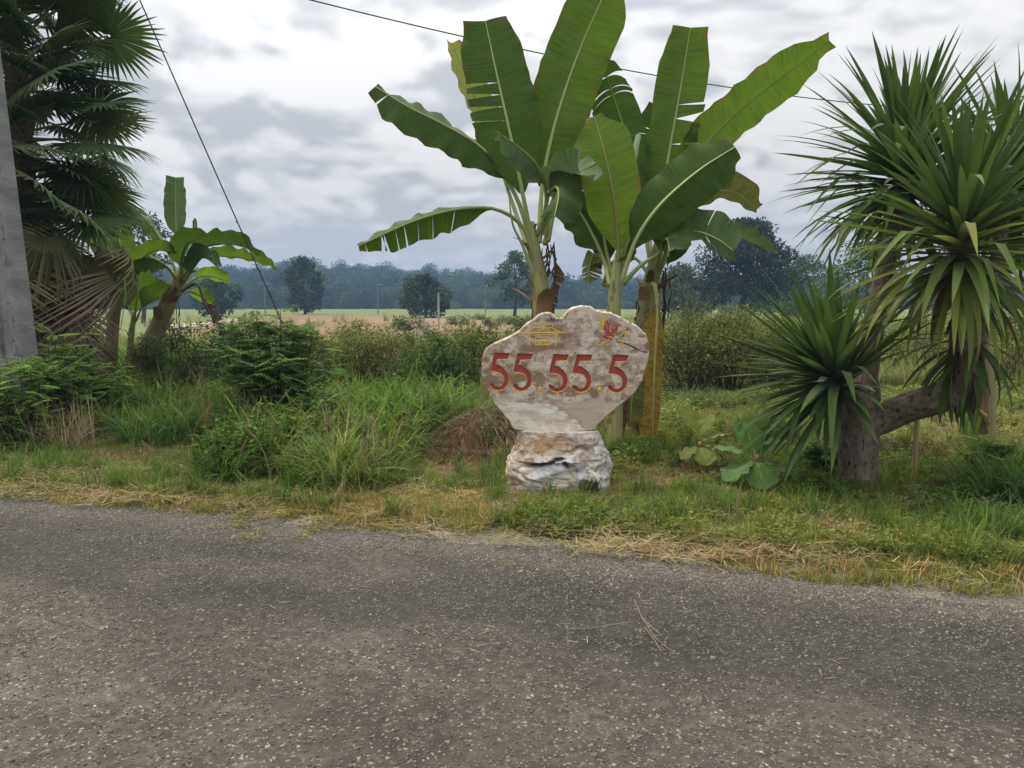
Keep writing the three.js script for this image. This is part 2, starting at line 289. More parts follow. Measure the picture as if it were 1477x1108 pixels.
const darkG = [[0.030, 0.060, 0.022], [0.042, 0.075, 0.026], [0.055, 0.09, 0.03]], midG = [[0.075, 0.125, 0.026], [0.105, 0.155, 0.032], [0.055, 0.10, 0.024]], oliveG = [[0.09, 0.11, 0.035], [0.07, 0.095, 0.035], [0.11, 0.12, 0.045]], freshG = [[0.10, 0.19, 0.035], [0.13, 0.22, 0.045], [0.08, 0.16, 0.03]];
const gp = (x, y) => { const p = onGround(x, y); p.y = ghP(p) - 0.05; return p; };
const far = (px, d) => { const p = at(px, HOR, d); p.y = 0; return p; };
const GF = 'broad trees standing in the far field';
const FT = [ // px, depth, height, spread, options, label
  [440, 112, 8.2, 3.1, { cols: darkG, lobes: 30, per: 130, leaf: 0.42, crownLow: 0.08 }, 'rounded dark tree in the field between the guy wire and the wooded ridge'],
  [614, 84, 4.6, 2.9, { cols: darkG, lobes: 28, per: 130, leaf: 0.34, crownLow: 0.1, shape: 0.9 }, 'squat dark tree behind the thin field post'],
  [742, 96, 8.0, 3.0, { cols: midG.concat(darkG), lobes: 24, per: 90, leaf: 0.4, crownLow: 0.22, gap: 0.9 }, 'taller airy tree just left of the banana stem over the sign'],
  [312, 92, 5.0, 2.7, { cols: darkG, lobes: 24, per: 110, leaf: 0.38, crownLow: 0.08 }, 'dark tree showing under the leaves of the leaning banana plant'],
  [1068, 74, 9.4, 5.2, { cols: [[0.022, 0.038, 0.022], [0.03, 0.048, 0.026], [0.04, 0.055, 0.03]], lobes: 70, per: 190, leaf: 0.34, crownLow: 0.22, shape: 0.75, trunkR: 0.3, gap: 0.8 }, 'great spreading dark rain tree behind the hedge'],
  [985, 82, 5.6, 3.6, { cols: oliveG, lobes: 26, per: 120, leaf: 0.4, crownLow: 0.02 }, 'rounded olive tree leaning against the great dark tree'],
  [1160, 96, 7.4, 4.2, { cols: midG, lobes: 26, per: 120, leaf: 0.42, crownLow: 0.03 }, 'hazy green tree to the far side of the great dark tree'],
  [205, 62, 8.8, 2.6, { cols: darkG, lobes: 26, per: 46, leaf: 0.34, crownLow: 0.45, trunkR: 0.15, gap: 0.85 }, 'slim sparse tree seen past the fan palm fronds'],
  [1250, 60, 6.2, 3.2, { cols: midG, lobes: 26, per: 90, leaf: 0.34, crownLow: 0.1 }, 'bushy tree seen between the sword leaf crowns'],
  [1390, 60, 6.6, 3.6, { cols: midG, lobes: 26, per: 90, leaf: 0.36, crownLow: 0.1 }, 'bushy tree behind the forked sword leaf plant'],
  [60, 75, 6.4, 3.4, { cols: midG, lobes: 24, per: 90, leaf: 0.38, crownLow: 0.05 }, 'green tree behind the fan palm trunk']];
FT.forEach(([px, d, h, sp, o, label], k) => makeTree('field_tree', label, GF, far(px, d), h, sp, 100 + k, o));

// low field shrubs on the far side of the field
{
  const r = rng(9), spots = [[545, 446, 1.6, 120], [585, 446, 1.9], [668, 444, 1.6], [700, 447, 1.7], [815, 446, 2.2], [850, 445, 1.8], [905, 447, 2.2], [500, 444, 1.5], [372, 447, 1.4], [345, 447, 2.0], [950, 450, 2.0], [1000, 455, 2.1], [1050, 457, 1.9], [1095, 456, 2.2], [1130, 459, 2.4], [455, 446, 1.3], [765, 446, 1.5], [262, 446, 2.0], [220, 447, 2.0], [1180, 460, 2.5], [590, 478, 1.0], [660, 470, 0.9], [708, 473, 0.7], [735, 470, 0.8], [690, 462, 0.7], [760, 478, 0.9]];
  spots.forEach(([px, py, h], k) => {
    const b = gp(px, py), t = thing('field_shrub', k % 3 ? 'low rounded dark green shrub growing far out in the open field' : 'low rounded bright olive green shrub far out in the open field', 'shrub', b, 'shrubs scattered over the far field'), g = new GB(), s = new GB(), cols = k % 3 ? midG : freshG.concat(oliveG);
    for (let q = 0; q < 11; q++) { const c = V((r() - 0.5) * h * 1.5, h * (0.25 + 0.5 * r()), (r() - 0.5) * h * 1.2); leafClump(g, c, h * 0.38, 90, h * 0.13, cols, r); s.limb([V(0, 0, 0), V(c.x * 0.4, c.y * 0.6, c.z * 0.4), c], [0.03, 0.02, 0.008], 4, { col: [0.1, 0.08, 0.06], cap: false }); }
    mesh('foliage', g.geo(), treeLeafMat, t); mesh('stem', s.geo(), barkMat, t);
  });
}
{ // the wooded ridge: crowns merge into one mass
  const r = rng(314), g = new GB();
  for (let q = 0; q < 9; q++) { const d = rdir(r), c = V(d.x * 0.55, 0.55 + d.y * 0.42, d.z * 0.55); leafClump(g, c, 0.34, 60, 0.13, [[1, 1, 1], [0.8, 0.85, 0.8], [1.15, 1.1, 1]], r, { flat: 0.8 }); }
  g.limb([V(0, -0.6, 0), V(0, 0.4, 0)], [0.05, 0.03], 4, { col: [1.2, 0.9, 0.9] });
  const it = [];
  for (let k = 0; k < 7600; k++) {
    const z = -(215 + 230 * Math.pow(r(), 0.9)), x = (r() * 2 - 1) * (-z) * 0.85, y = hillY(x, z); if (z > -240 && r() < 0.5) continue;
    const s = 3.2 + 2.6 * r() * r() + (r() < 0.04 ? 3 : 0), c = darkG.concat(midG)[Math.floor(r() * 6)];
    it.push({ p: V(x, y - 0.5, z), yaw: r() * 6.3, s, sy: 0.85 + 0.6 * r(), c: vary(c, r, 0.25) });
  }
  stuff('hill_forest', g.geo(), leafMat({ transmission: 0.15, clearcoat: 0 }), it, 'dense blue green forest covering the far hills', 'forest');
}
// ---------------------------------------------------------------- bushes of the overgrown strip
function makeBush(name, label, group, base, wid, h, seed, { cols = midG, clumps = 30, per = 110, leaf = 0.055, bare = 0.25, dry = 0, dep = wid * 0.8, aspect = 0.5 }) {
  const r = rng(seed), t = thing(name, label, 'bush', base, group), g = new GB(), s = new GB();
  for (let k = 0; k < clumps; k++) {
    const d = rdir(r), e = Math.pow(r(), 0.4), c = V(d.x * wid / 2 * e, h * (0.5 + d.y * 0.42 * e) + 0.05, d.z * dep / 2 * e), rad = h * (0.13 + 0.13 * r());
    c.y += (fbm(c.x * 2 + seed, c.z * 2, 3, 2) - 0.5) * 0.25 * h;
    const n = Math.floor(per * (0.55 + 0.9 * r())); leafClump(g, c, rad, n, leaf, r() < dry ? [[0.15, 0.11, 0.05], [0.12, 0.075, 0.04]] : cols, r, { flat: 0.75, aspect });
    const f = V(c.x * 0.25 + (r() - 0.5) * 0.1, -0.05, c.z * 0.25);
    s.limb([f, f.clone().lerp(c, 0.5).add(V((r() - 0.5) * 0.12, 0.04, (r() - 0.5) * 0.12)), c.clone().addScaledVector(d, rad * (r() < bare ? 1.25 : 0.5))], [0.014, 0.009, 0.003], 4, { steps: 4, col: vary([0.17, 0.135, 0.10], r, 0.25), cap: false });
  }
  mesh('foliage', g.geo(), bushLeafMat, t); mesh('branches', s.geo(), barkMat, t); return t;
}
{
  const G = 'small leaved bushes of the overgrown strip', scr = [[0.075, 0.125, 0.026], [0.125, 0.175, 0.035], [0.17, 0.205, 0.045], [0.24, 0.235, 0.065]];
  const B = [ // px, base py, width m, height m, options, label
    [283, 588, 1.55, 1.15, { cols: [[0.05, 0.085, 0.028], [0.075, 0.11, 0.035], [0.10, 0.13, 0.045]], clumps: 44, per: 120 }, 'round small leaved bush under the dangling dry banana leaf'],
    [500, 585, 1.3, 1.02, { cols: scr, clumps: 36, dry: 0.1 }, 'scrubby olive bush right beside the feathery shrub'],
    [560, 578, 1.4, 1.05, { cols: scr, clumps: 36, dry: 0.15, bare: 0.7 }, 'scrubby bush with bare twigs poking out of its middle'],
    [628, 585, 1.3, 0.95, { cols: midG.concat([[0.12, 0.19, 0.04]]), clumps: 36 }, 'greener bush left of the carved sign'],
    [690, 580, 1.3, 1.05, { cols: scr, clumps: 36, dry: 0.3 }, 'brownish bush half hidden by the carved sign'],
    [1000, 580, 1.5, 1.35, { cols: scr, clumps: 52, dry: 0.2, bare: 0.5 }, 'tall tangled bush right of the yellowed hanging leaf'],
    [1052, 575, 1.4, 1.25, { cols: scr, clumps: 46, dry: 0.2 }, 'tangled olive bush behind the low sword leaf crown'],
    [1110, 570, 1.5, 1.25, { cols: scr, clumps: 40, dry: 0.1 }, 'olive bush hidden by the low sword leaf crown'],
    [1330, 556, 1.8, 1.35, { cols: scr, clumps: 40, dry: 0.15 }, 'bush behind the fork of the sword leaf plant'],
    [1460, 566, 1.7, 1.35, { cols: scr, clumps: 44, dry: 0.35, bare: 0.6 }, 'dry tangled bush beyond the single banana stem'],
    [860, 560, 1.6, 1.15, { cols: scr, clumps: 36, dry: 0.1 }, 'bush behind the carved slab between banana stems'],
    [780, 560, 1.6, 1.05, { cols: midG, clumps: 36 }, 'green bush behind the carved slab'],
    [405, 560, 1.6, 1.05, { cols: midG, clumps: 36 }, 'bush standing behind the feathery shrub'],
    [120, 585, 1.4, 1.0, { cols: freshG, clumps: 34, leaf: 0.06 }, 'fresh green bush at the foot of the fan palm'],
    [235, 570, 1.3, 0.8, { cols: freshG, clumps: 30, leaf: 0.06 }, 'fresh green bush behind the leaning banana stem'],
    [520, 543, 1.9, 1.1, { cols: scr, clumps: 36 }, 'second row scrub bush toward the field, near the feathery shrub'],
    [645, 540, 2.0, 1.0, { cols: midG, clumps: 36 }, 'second row scrub bush toward the field, near the carved sign'],
    [975, 535, 2.2, 1.3, { cols: midG, clumps: 40 }, 'second row bush toward the great dark tree']];
  B.forEach(([px, py, w, h, o, label], k) => makeBush('scrub_bush', label, G, gp(px, py), w * 1.08, h * 1.17, 500 + k, o));
}
// shrubs with feathery compound leaves
function featherLeaf(g, p, dir, len, cols, r, pairs = 8) {
  const T = dir.clone().normalize(), side = T.clone().cross(_up).normalize(), c = vary(cols[Math.floor(r() * cols.length)], r, 0.22);
  let q = p.clone(); const st = len / pairs; const D = T.clone();
  for (let k = 0; k < pairs; k++) {
    const n = q.clone().addScaledVector(D, st); D.y -= 0.07; D.normalize();
    const l = len * 0.30 * Math.sin(Math.PI * (0.2 + 0.75 * k / pairs));
    for (const s of [-1, 1]) { const d = side.clone().multiplyScalar(s).addScaledVector(D, 0.35); d.y -= 0.12; leafFace(g, n, d, _up.clone().addScaledVector(side, 0.2 * s).addScaledVector(rdir(r), 0.35), l, st * 1.15, vary(c, r, 0.15), 0.05); }
    q = n;
  }
}
function makeFeather(name, label, base, wid, h, seed, n, cols, size = 0.26, group) {
  const r = rng(seed), t = thing(name, label, 'shrub', base, group), g = new GB(), s = new GB();
  for (let k = 0; k < n; k++) {
    const a = r() * 6.283, rr = Math.sqrt(r()), hh = h * (0.45 + 0.5 * r()) * (1 - 0.25 * rr * rr), top = V(Math.cos(a) * rr * wid / 2, hh, Math.sin(a) * rr * wid / 2), f = V(top.x * 0.25, -0.05, top.z * 0.25), mid = f.clone().lerp(top, 0.55).add(V((r() - 0.5) * 0.1, 0.05, (r() - 0.5) * 0.1));
    s.limb([f, mid, top], [0.014, 0.009, 0.003], 5, { steps: 4, col: vary([0.12, 0.10, 0.07], r, 0.2), cap: false });
    const cv = new THREE.CatmullRomCurve3([f, mid, top]);
    for (let q = 0; q < 11; q++) { const u = q < 3 ? 0.97 : 0.4 + 0.6 * r(), p = cv.getPoint(u), an = r() * 6.283, d = V(Math.cos(an), -0.25 + 1.25 * r(), Math.sin(an)); featherLeaf(g, p, d, size * (0.6 + 0.6 * r()), cols, r); }
  }
  mesh('foliage', g.geo(), bushLeafMat, t); mesh('stem', s.geo(), barkMat, t); return t;
}
const pin = [[0.10, 0.20, 0.028], [0.15, 0.26, 0.036], [0.07, 0.15, 0.024]], pinL = [[0.19, 0.31, 0.05], [0.15, 0.27, 0.04], [0.25, 0.35, 0.065]];
makeFeather('feathery_shrub', 'feathery dark green shrub where the guy wire meets the ground', gp(402, 640), 1.25, 1.72, 61, 60, pin);
makeFeather('feathery_shrub', 'pale green feathery shrub at the foot of the concrete pole', gp(82, 640), 0.9, 1.6, 62, 38, pinL, 0.22);
makeFeather('feathery_shrub', 'pale feathery shrub between the concrete pole and the dead fronds', gp(112, 618), 0.8, 1.25, 67, 26, pinL, 0.2);
makeFeather('feathery_shrub', 'feathery weed in the tall grass under the guy wire', gp(455, 650), 0.55, 0.85, 68, 16, pin, 0.2);
makeFeather('feathery_shrub', 'feathery sprig between the palm and the banana stem', gp(128, 590), 0.7, 0.85, 63, 20, pinL, 0.2);
makeFeather('feathery_shrub', 'bright feathery shrub hiding the foot of the concrete pole', gp(38, 655), 0.75, 1.15, 69, 34, pinL, 0.2);
makeFeather('feathery_shrub', 'bright feathery shrub in the grass beside the brown banana stem', gp(150, 615), 0.7, 0.95, 70, 24, pinL, 0.2);
makeFeather('feathery_shrub', 'low feathery weed beside the forked trunk', gp(1195, 690), 0.5, 0.5, 64, 16, pin, 0.16);
makeFeather('feathery_shrub', 'feathery weed at the foot of the single banana stem', gp(1425, 690), 0.55, 0.5, 65, 18, pinL, 0.18);
makeFeather('feathery_shrub', 'feathery weed left of the concrete pole', gp(8, 640), 0.55, 0.8, 66, 18, pinL, 0.2);
// ---------------------------------------------------------------- banana plants
const veinTex = (seed, spots) => tex(512, 256, (u, v) => {
  const f = pn(u * 128, v * 3, 128, seed), f2 = pn(u * 32, v * 4, 32, seed + 1), f3 = pfbm(u, v, 6, seed + 2, 4); let m = 0.66 + 0.34 * f + 0.16 * f2 + 0.3 * (f3 - 0.5); let c = [m * (1 + 0.25 * (f3 - 0.5)), m, m];
  if (spots) { const s = sstep(0.56, 0.66, pfbm(u, v, 30, seed + 9, 5)); c = mixc(c, [0.5, 0.28, 0.12], s * spots); }
  return c;
}, { repeat: [1.2, 1.2] });
const veinB = tex(512, 64, (u, v) => { const f = pn(u * 64, 0, 64, 3) * 0.6 + pn(u * 160, 0, 160, 4) * 0.4; return [f, f, f]; }, { srgb: false, repeat: [1.2, 1.2] });
const vt1 = veinTex(11, 0), vt2 = veinTex(17, 0.35), vt3 = veinTex(23, 0.6);
const banMat = (c, map, tr = 0.5, o = {}) => leafMat({ map, bumpMap: veinB, bumpScale: 0.004, transmission: tr, clearcoat: 0.16, clearcoatRoughness: 0.36, vertexColors: true, color: new THREE.Color().setRGB(...c), ...o });
const BM = { green: banMat([0.10, 0.175, 0.012], vt1, 0.58), deep: banMat([0.062, 0.122, 0.012], vt1, 0.5), light: banMat([0.19, 0.31, 0.02], vt1, 0.6), pale: banMat([0.36, 0.42, 0.055], vt1, 0.55), old: banMat([0.20, 0.22, 0.05], vt2, 0.45), yellow: banMat([0.36, 0.26, 0.04], vt3, 0.4, { clearcoat: 0.05 }), dead: banMat([0.16, 0.095, 0.06], vt2, 0.2, { clearcoat: 0 }), grey: banMat([0.12, 0.19, 0.07], vt1, 0.35) };
const ribMat = stdMat({ vertexColors: true, roughness: 0.55 });
// pts: pixels with depth offsets; wpx: full width in metres; s0: where the blade begins; roll: degrees off facing the eye;
// foldL / foldR: degrees each half drops away from the blade's plane; tears: [side, t, gap]
function bananaLeaf(plant, D, s) {
  const o = plant.position, pts = s.pts.map(([x, y, dd = 0]) => at(x, y, D + dd)), cv = new THREE.CatmullRomCurve3(pts, false, 'centripetal');
  const r = rng(s.seed ?? Math.round(s.pts[1][0] * 7 + s.pts[1][1])), L = cv.getLength(), s0 = s.s0 ?? 0.3, roll = (s.roll || 0) * Math.PI / 180, g = new GB(o), Wd = s.w / 2;
  const blunt = s.blunt ?? 0.3;
  const prof = t => Math.pow(sstep(-0.04, 0.26, t), 0.75) * (1 - (1 - blunt) * Math.pow(sstep(0.72, 1.0, t), 1.3)) * (0.90 + 0.14 * noise(t * 6, s.w * 50, 3) + 0.07 * noise(t * 31, s.w * 70, 5));
  const frame = t => {
    const u = s0 + (1 - s0) * t, p = cv.getPointAt(clamp(u)), T = cv.getTangentAt(clamp(u)), tv = EYE.clone().sub(p).normalize();
    const N0 = tv.addScaledVector(T, -tv.dot(T)).normalize(), B0 = T.clone().cross(N0), N = N0.clone().multiplyScalar(Math.cos(roll)).addScaledVector(B0, Math.sin(roll)), B = T.clone().cross(N);
    return { p, T, N, B };
  };
  const tears = s.tears || [], na = s.na || 5, ph = r() * 10;
  for (const side of [-1, 1]) {
    const tl = tears.filter(q => q[0] === side || q[0] === 0).sort((a, b) => a[1] - b[1]);
    const cuts = [0, ...tl.map(q => q[1]), 1];
    for (let c = 0; c + 1 < cuts.length; c++) {
      const ta = cuts[c], tb = cuts[c + 1], ga = c ? tl[c - 1][2] : 0, gb = c < tl.length ? tl[c][2] : 0, nl = Math.max(2, Math.ceil((tb - ta) * 26)), jit = tl.length ? (r() - 0.5) * (s.jit ?? 26) : 0;
      const rows = [];
      for (let a = 0; a <= nl; a++) {
        const row = []; let acc = null;
        for (let q = 0; q <= na; q++) {
          const k = q / na; const t = clamp(lerp(ta + ga * k * 0.5, tb - gb * k * 0.5, a / nl) + 0.05 * k * k * (1 - Math.abs(2 * a / nl - 1)) * 0);
          const f = frame(t), w = Wd * prof(t) * (s.side ? (side < 0 ? s.side[0] : s.side[1]) : 1);
          const ang = ((side < 0 ? (s.foldL ?? s.fold ?? 12) : (s.foldR ?? s.fold ?? 12)) + (s.curl ?? 14) * k + jit * k) * Math.PI / 180;
          if (!acc) acc = f.p.clone();
          else acc.addScaledVector(f.B, side * w / na * Math.cos(ang)).addScaledVector(f.N, -w / na * Math.sin(ang));
          const shift = f.p.clone().sub(frame(clamp(lerp(ta, tb, a / nl))).p);
          const P = q ? acc.clone().add(shift).addScaledVector(f.T, w * 0.22 * k) : acc.clone();
          const rip = (s.rip ?? 0.022) * k * k * (Math.sin(t * L * 17 + ph + side) + 1.4 * (noise(t * L * 5, side * 9 + ph, 2) - 0.5) * 2);
          P.addScaledVector(f.N, rip).add(V(0, -(s.sag ?? 0) * k * k * w, 0));
          const nec = (k > 0.9 && noise(t * L * 9, side * 5 + ph, 6) > 0.63) || (k > 0.7 && t > 0.93 && noise(t * 60, k * 9 + ph, 8) > 0.4) ? 1 : 0; row.push(g.v(P, t * L, side * k * w, nec ? [1.5, 0.62, 1.6] : [1, 1, 1]));
        }
        rows.push(row);
      }
      for (let a = 0; a < nl; a++) for (let q = 0; q < na; q++) side > 0 ? g.q(rows[a][q], rows[a][q + 1], rows[a + 1][q + 1], rows[a + 1][q]) : g.q(rows[a][q + 1], rows[a][q], rows[a + 1][q], rows[a + 1][q + 1]);
    }
  }
  const leaf = mesh('leaf', g.geo(), BM[s.mat || 'green'], plant); if (s.label) leaf.userData.label = s.label;
  const m = new GB(o), mp = [], mr = [], rc = s.rib || [0.26, 0.31, 0.10], R0 = s.r0 || 0.03;
  for (let k = 0; k <= 22; k++) { const u = k / 22; mp.push(cv.getPointAt(u)); mr.push(Math.max(0.0035, lerp(R0, 0.004, Math.pow(u, 0.75)))); }
  m.limb(mp, mr, 6, { col: rc }); mesh('midrib', m.geo(), ribMat, leaf);
  return leaf;
}
const stemMap = tex(256, 512, (u, v) => { const s = pn(u * 40, v * 2, 40, 3), f = pfbm(u, v, 5, 8, 5), d = sstep(0.60, 0.70, pfbm(u, v, 7, 15, 5)); let c = mixc([0.8 + 0.3 * (s - 0.5), 0.8 + 0.3 * (s - 0.5), 0.78], [0.42, 0.26, 0.14], d * 0.8); return c.map(q => q * (0.75 + 0.45 * f)); }, { repeat: [1.3, 0.8] });
const stemMat = stdMat({ map: stemMap, vertexColors: true, roughness: 0.6 });
const sheathMat = stdMat({ vertexColors: true, roughness: 0.85 });
function bananaStem(plant, D, pts, radii, { cols = [[0.34, 0.30, 0.14], [0.27, 0.32, 0.10]], sheaths = 9, seed = 1, dead = 0.6 } = {}) {
  const o = plant.position, P = pts.map(([x, y, dd = 0]) => at(x, y, D + dd)), g = new GB(o), r = rng(seed), cv = new THREE.CatmullRomCurve3(P);
  P[0].y = Math.min(P[0].y, o.y - 0.05);
  g.limb(P, radii, 14, { steps: 18, wob: 0.08, seed, col: t => mixc(cols[0], cols[1], sstep(0.15, 0.8, t)) });
  const st = mesh('pseudostem', g.geo(), stemMat, plant);
  for (let k = 0; k < sheaths; k++) {                       // overlapping leaf sheaths, the older ones dry and peeling
    const u = 0.12 + 0.8 * r(), len = 0.25 + 0.4 * r(), a0 = r() * 6.283, n = 8, dry = r() < dead, sh = new GB(o), c0 = dry ? vary([0.20, 0.12, 0.06], r, 0.4) : vary([0.28, 0.30, 0.11], r, 0.25), R = radii[0] * (1.04 + 0.02 * k / sheaths), w = 0.5 + 0.7 * r(), peel = dry ? 0.06 + 0.16 * r() : 0.012, rows = [];
    for (let a = 0; a <= n; a++) {
      const t = a / n, p = cv.getPoint(clamp(u + t * len / cv.getLength())), row = [], rad = lerp(radii[0], radii[radii.length - 1], clamp(u + t * len / cv.getLength())) * 1.05 + peel * Math.pow(t, 2.5), ww = w * (1 - 0.85 * Math.pow(t, 1.6));
      for (let q = 0; q <= 5; q++) { const an = a0 + ww * (q / 5 - 0.5) * 2; row.push(sh.v(V(p.x + Math.cos(an) * rad, p.y - (dry ? 0.25 * peel * t : 0), p.z + Math.sin(an) * rad), q, t, c0)); }
      rows.push(row);
    }
    for (let a = 0; a < n; a++) for (let q = 0; q < 5; q++) sh.q(rows[a][q], rows[a][q + 1], rows[a + 1][q + 1], rows[a + 1][q]);
    mesh('leaf_sheath', sh.geo(), sheathMat, plant);
  }
  return st;
}
function shreds(plant, D, px, py, n, seed, len = 0.4) {      // dry strings that dangle from the crown
  const r = rng(seed), g = new GB(plant.position);
  for (let k = 0; k < n; k++) { const p = at(px + (r() - 0.5) * 22, py + r() * 14, D + (r() - 0.5) * 0.2), l = len * (0.5 + 0.8 * r()), P = [p]; for (let q = 1; q < 6; q++) P.push(p.clone().add(V((r() - 0.5) * 0.05, -l * q / 5, (r() - 0.5) * 0.05))); g.limb(P, [0.004, 0.009, 0.004, 0.011, 0.005, 0.002], 4, { col: [0.07, 0.05, 0.04], squash: 0.4 }); }
  mesh('dry_shreds', g.geo(), sheathMat, plant);
}
const tearsOf = (seed, n, side, a = 0.1, b = 0.97, gap = 0.02) => { const r = rng(seed), o = []; for (let k = 0; k < n; k++) o.push([side, lerp(a, b, clamp((k + 0.5 + 1.5 * (r() - 0.5)) / n, 0.01, 0.99)), gap * (0.15 + 2.2 * r() * r())]); return o; };
const basePt = (px, D) => { const p = at(px, 650, D); const y = HOR + 1.6 / D * F; const q = onGround(px, y); q.y = ghP(q); return q; };
{ // plant behind the carved slab's left shoulder
  const D = 8.2, P = thing('banana_plant', 'tall banana plant rising behind the left shoulder of the carved slab', 'banana plant', basePt(784, D), 'banana plants behind the sign');
  bananaStem(P, D, [[784, 665], [783, 540], [781, 440], [776, 390], [768, 345], [766, 320]], [0.135, 0.115, 0.10, 0.085, 0.06, 0.035], { seed: 3, cols: [[0.32, 0.24, 0.12], [0.30, 0.30, 0.11]], sheaths: 12 });
  const B = (s) => bananaLeaf(P, D, s);
  B({ pts: [[760, 352, .1], [738, 290, .45], [705, 190, .6], [672, 110, .6], [652, 62, .55]], s0: 0.34, w: 0.52, roll: 48, foldL: -8, foldR: 6, mat: 'pale', blunt: 0.5, curl: -16, label: 'backlit yellow green young leaf' });
  B({ pts: [[768, 352], [752, 270, -.1], [735, 190, -.15], [716, 105, -.1], [700, 30, 0]], s0: 0.22, w: 0.70, mat: 'deep', roll: 4, fold: 5, curl: 6, blunt: 0.72, tears: [[-1, .48, .03], [-1, .55, .035], [-1, .62, .03], [-1, .40, .012]], jit: 8, rib: [0.30, 0.34, 0.11] });
  B({ pts: [[778, 350], [782, 270, .1], [800, 180, .2], [835, 75, .2], [872, -10, .1], [888, -50, .1]], s0: 0.2, w: 0.74, mat: 'green', roll: -6, foldL: 4, foldR: 16, curl: 8, blunt: 0.25, rip: 0.035, rib: [0.30, 0.34, 0.11] });
  B({ pts: [[766, 352], [745, 285, 0], [700, 218, -.1], [640, 180, -.2], [590, 155, -.25], [541, 125, -.2]], s0: 0.3, w: 0.56, roll: 42, foldL: 12, foldR: 30, curl: 18, mat: 'deep', blunt: 0.35, tears: [[0, .9, .02], [1, .45, .015]], rip: 0.03 });
  B({ pts: [[775, 385], [752, 325, -.1], [715, 302, -.2], [660, 302, -.35], [600, 318, -.45], [517, 355, -.5]], s0: 0.36, w: 0.44, roll: 48, foldL: 62, foldR: 22, curl: 16, mat: 'green', blunt: 0.3, tears: [...tearsOf(3, 4, -1, .2, .6, .015), ...tearsOf(5, 5, -1, .6, .97, .03), ...tearsOf(8, 5, 1, .2, .97, .02)], jit: 14 });
  B({ pts: [[786, 340], [796, 292, -.1], [812, 262, -.35], [826, 250, -.7], [838, 252, -1.0]], s0: 0.3, w: 0.5, roll: 62, fold: 22, curl: 24, mat: 'grey', blunt: 0.5, tears: tearsOf(9, 3, 1) });
  B({ pts: [[776, 338], [788, 290, -.2], [775, 240, -.6], [745, 210, -.9], [717, 190, -1.1]], s0: 0.4, w: 0.40, roll: 70, fold: 30, curl: 20, mat: 'grey', blunt: 0.15 });
  B({ pts: [[782, 335], [790, 285, -.2], [800, 270, -.5], [806, 280, -.85], [800, 312, -1.05]], s0: 0.34, w: 0.50, roll: 10, fold: 26, curl: 26, mat: 'deep', blunt: 0.5, tears: tearsOf(19, 3, 1), jit: 30 });
  B({ pts: [[790, 348], [802, 300, .1], [822, 280, .2], [845, 305, .3], [872, 352, .2]], s0: 0.35, w: 0.42, roll: 46, fold: 40, curl: 20, mat: 'deep', tears: tearsOf(29, 7, 0, .15, .97, .05), jit: 36 });
  B({ pts: [[786, 352], [800, 290, .3], [815, 225, .5], [838, 190, .5], [858, 182, .4]], s0: 0.4, w: 0.5, roll: 52, fold: 22, curl: 12, mat: 'grey', tears: tearsOf(31, 4, 1, .2, .95, .05), jit: 30 });
  bananaLeaf(P, D, { pts: [[772, 400, -.05], [752, 350, -.1], [740, 325, -.15], [733, 271, -.2]], s0: 0.97, w: 0.03, mat: 'dead', r0: 0.026, label: 'broken bare leaf stalk' });
  B({ pts: [[784, 372, .02], [797, 362, .1], [800, 392, .12], [794, 432, .1], [790, 470, .1]], s0: 0.25, w: 0.2, roll: 30, fold: 40, curl: 30, mat: 'dead', tears: tearsOf(91, 5, 0, .1, .95, .05), jit: 60, r0: 0.016, rib: [0.14, 0.09, 0.06], label: 'withered brown leaf along the stem' });
  shreds(P, D, 790, 345, 9, 4, 0.5);
}
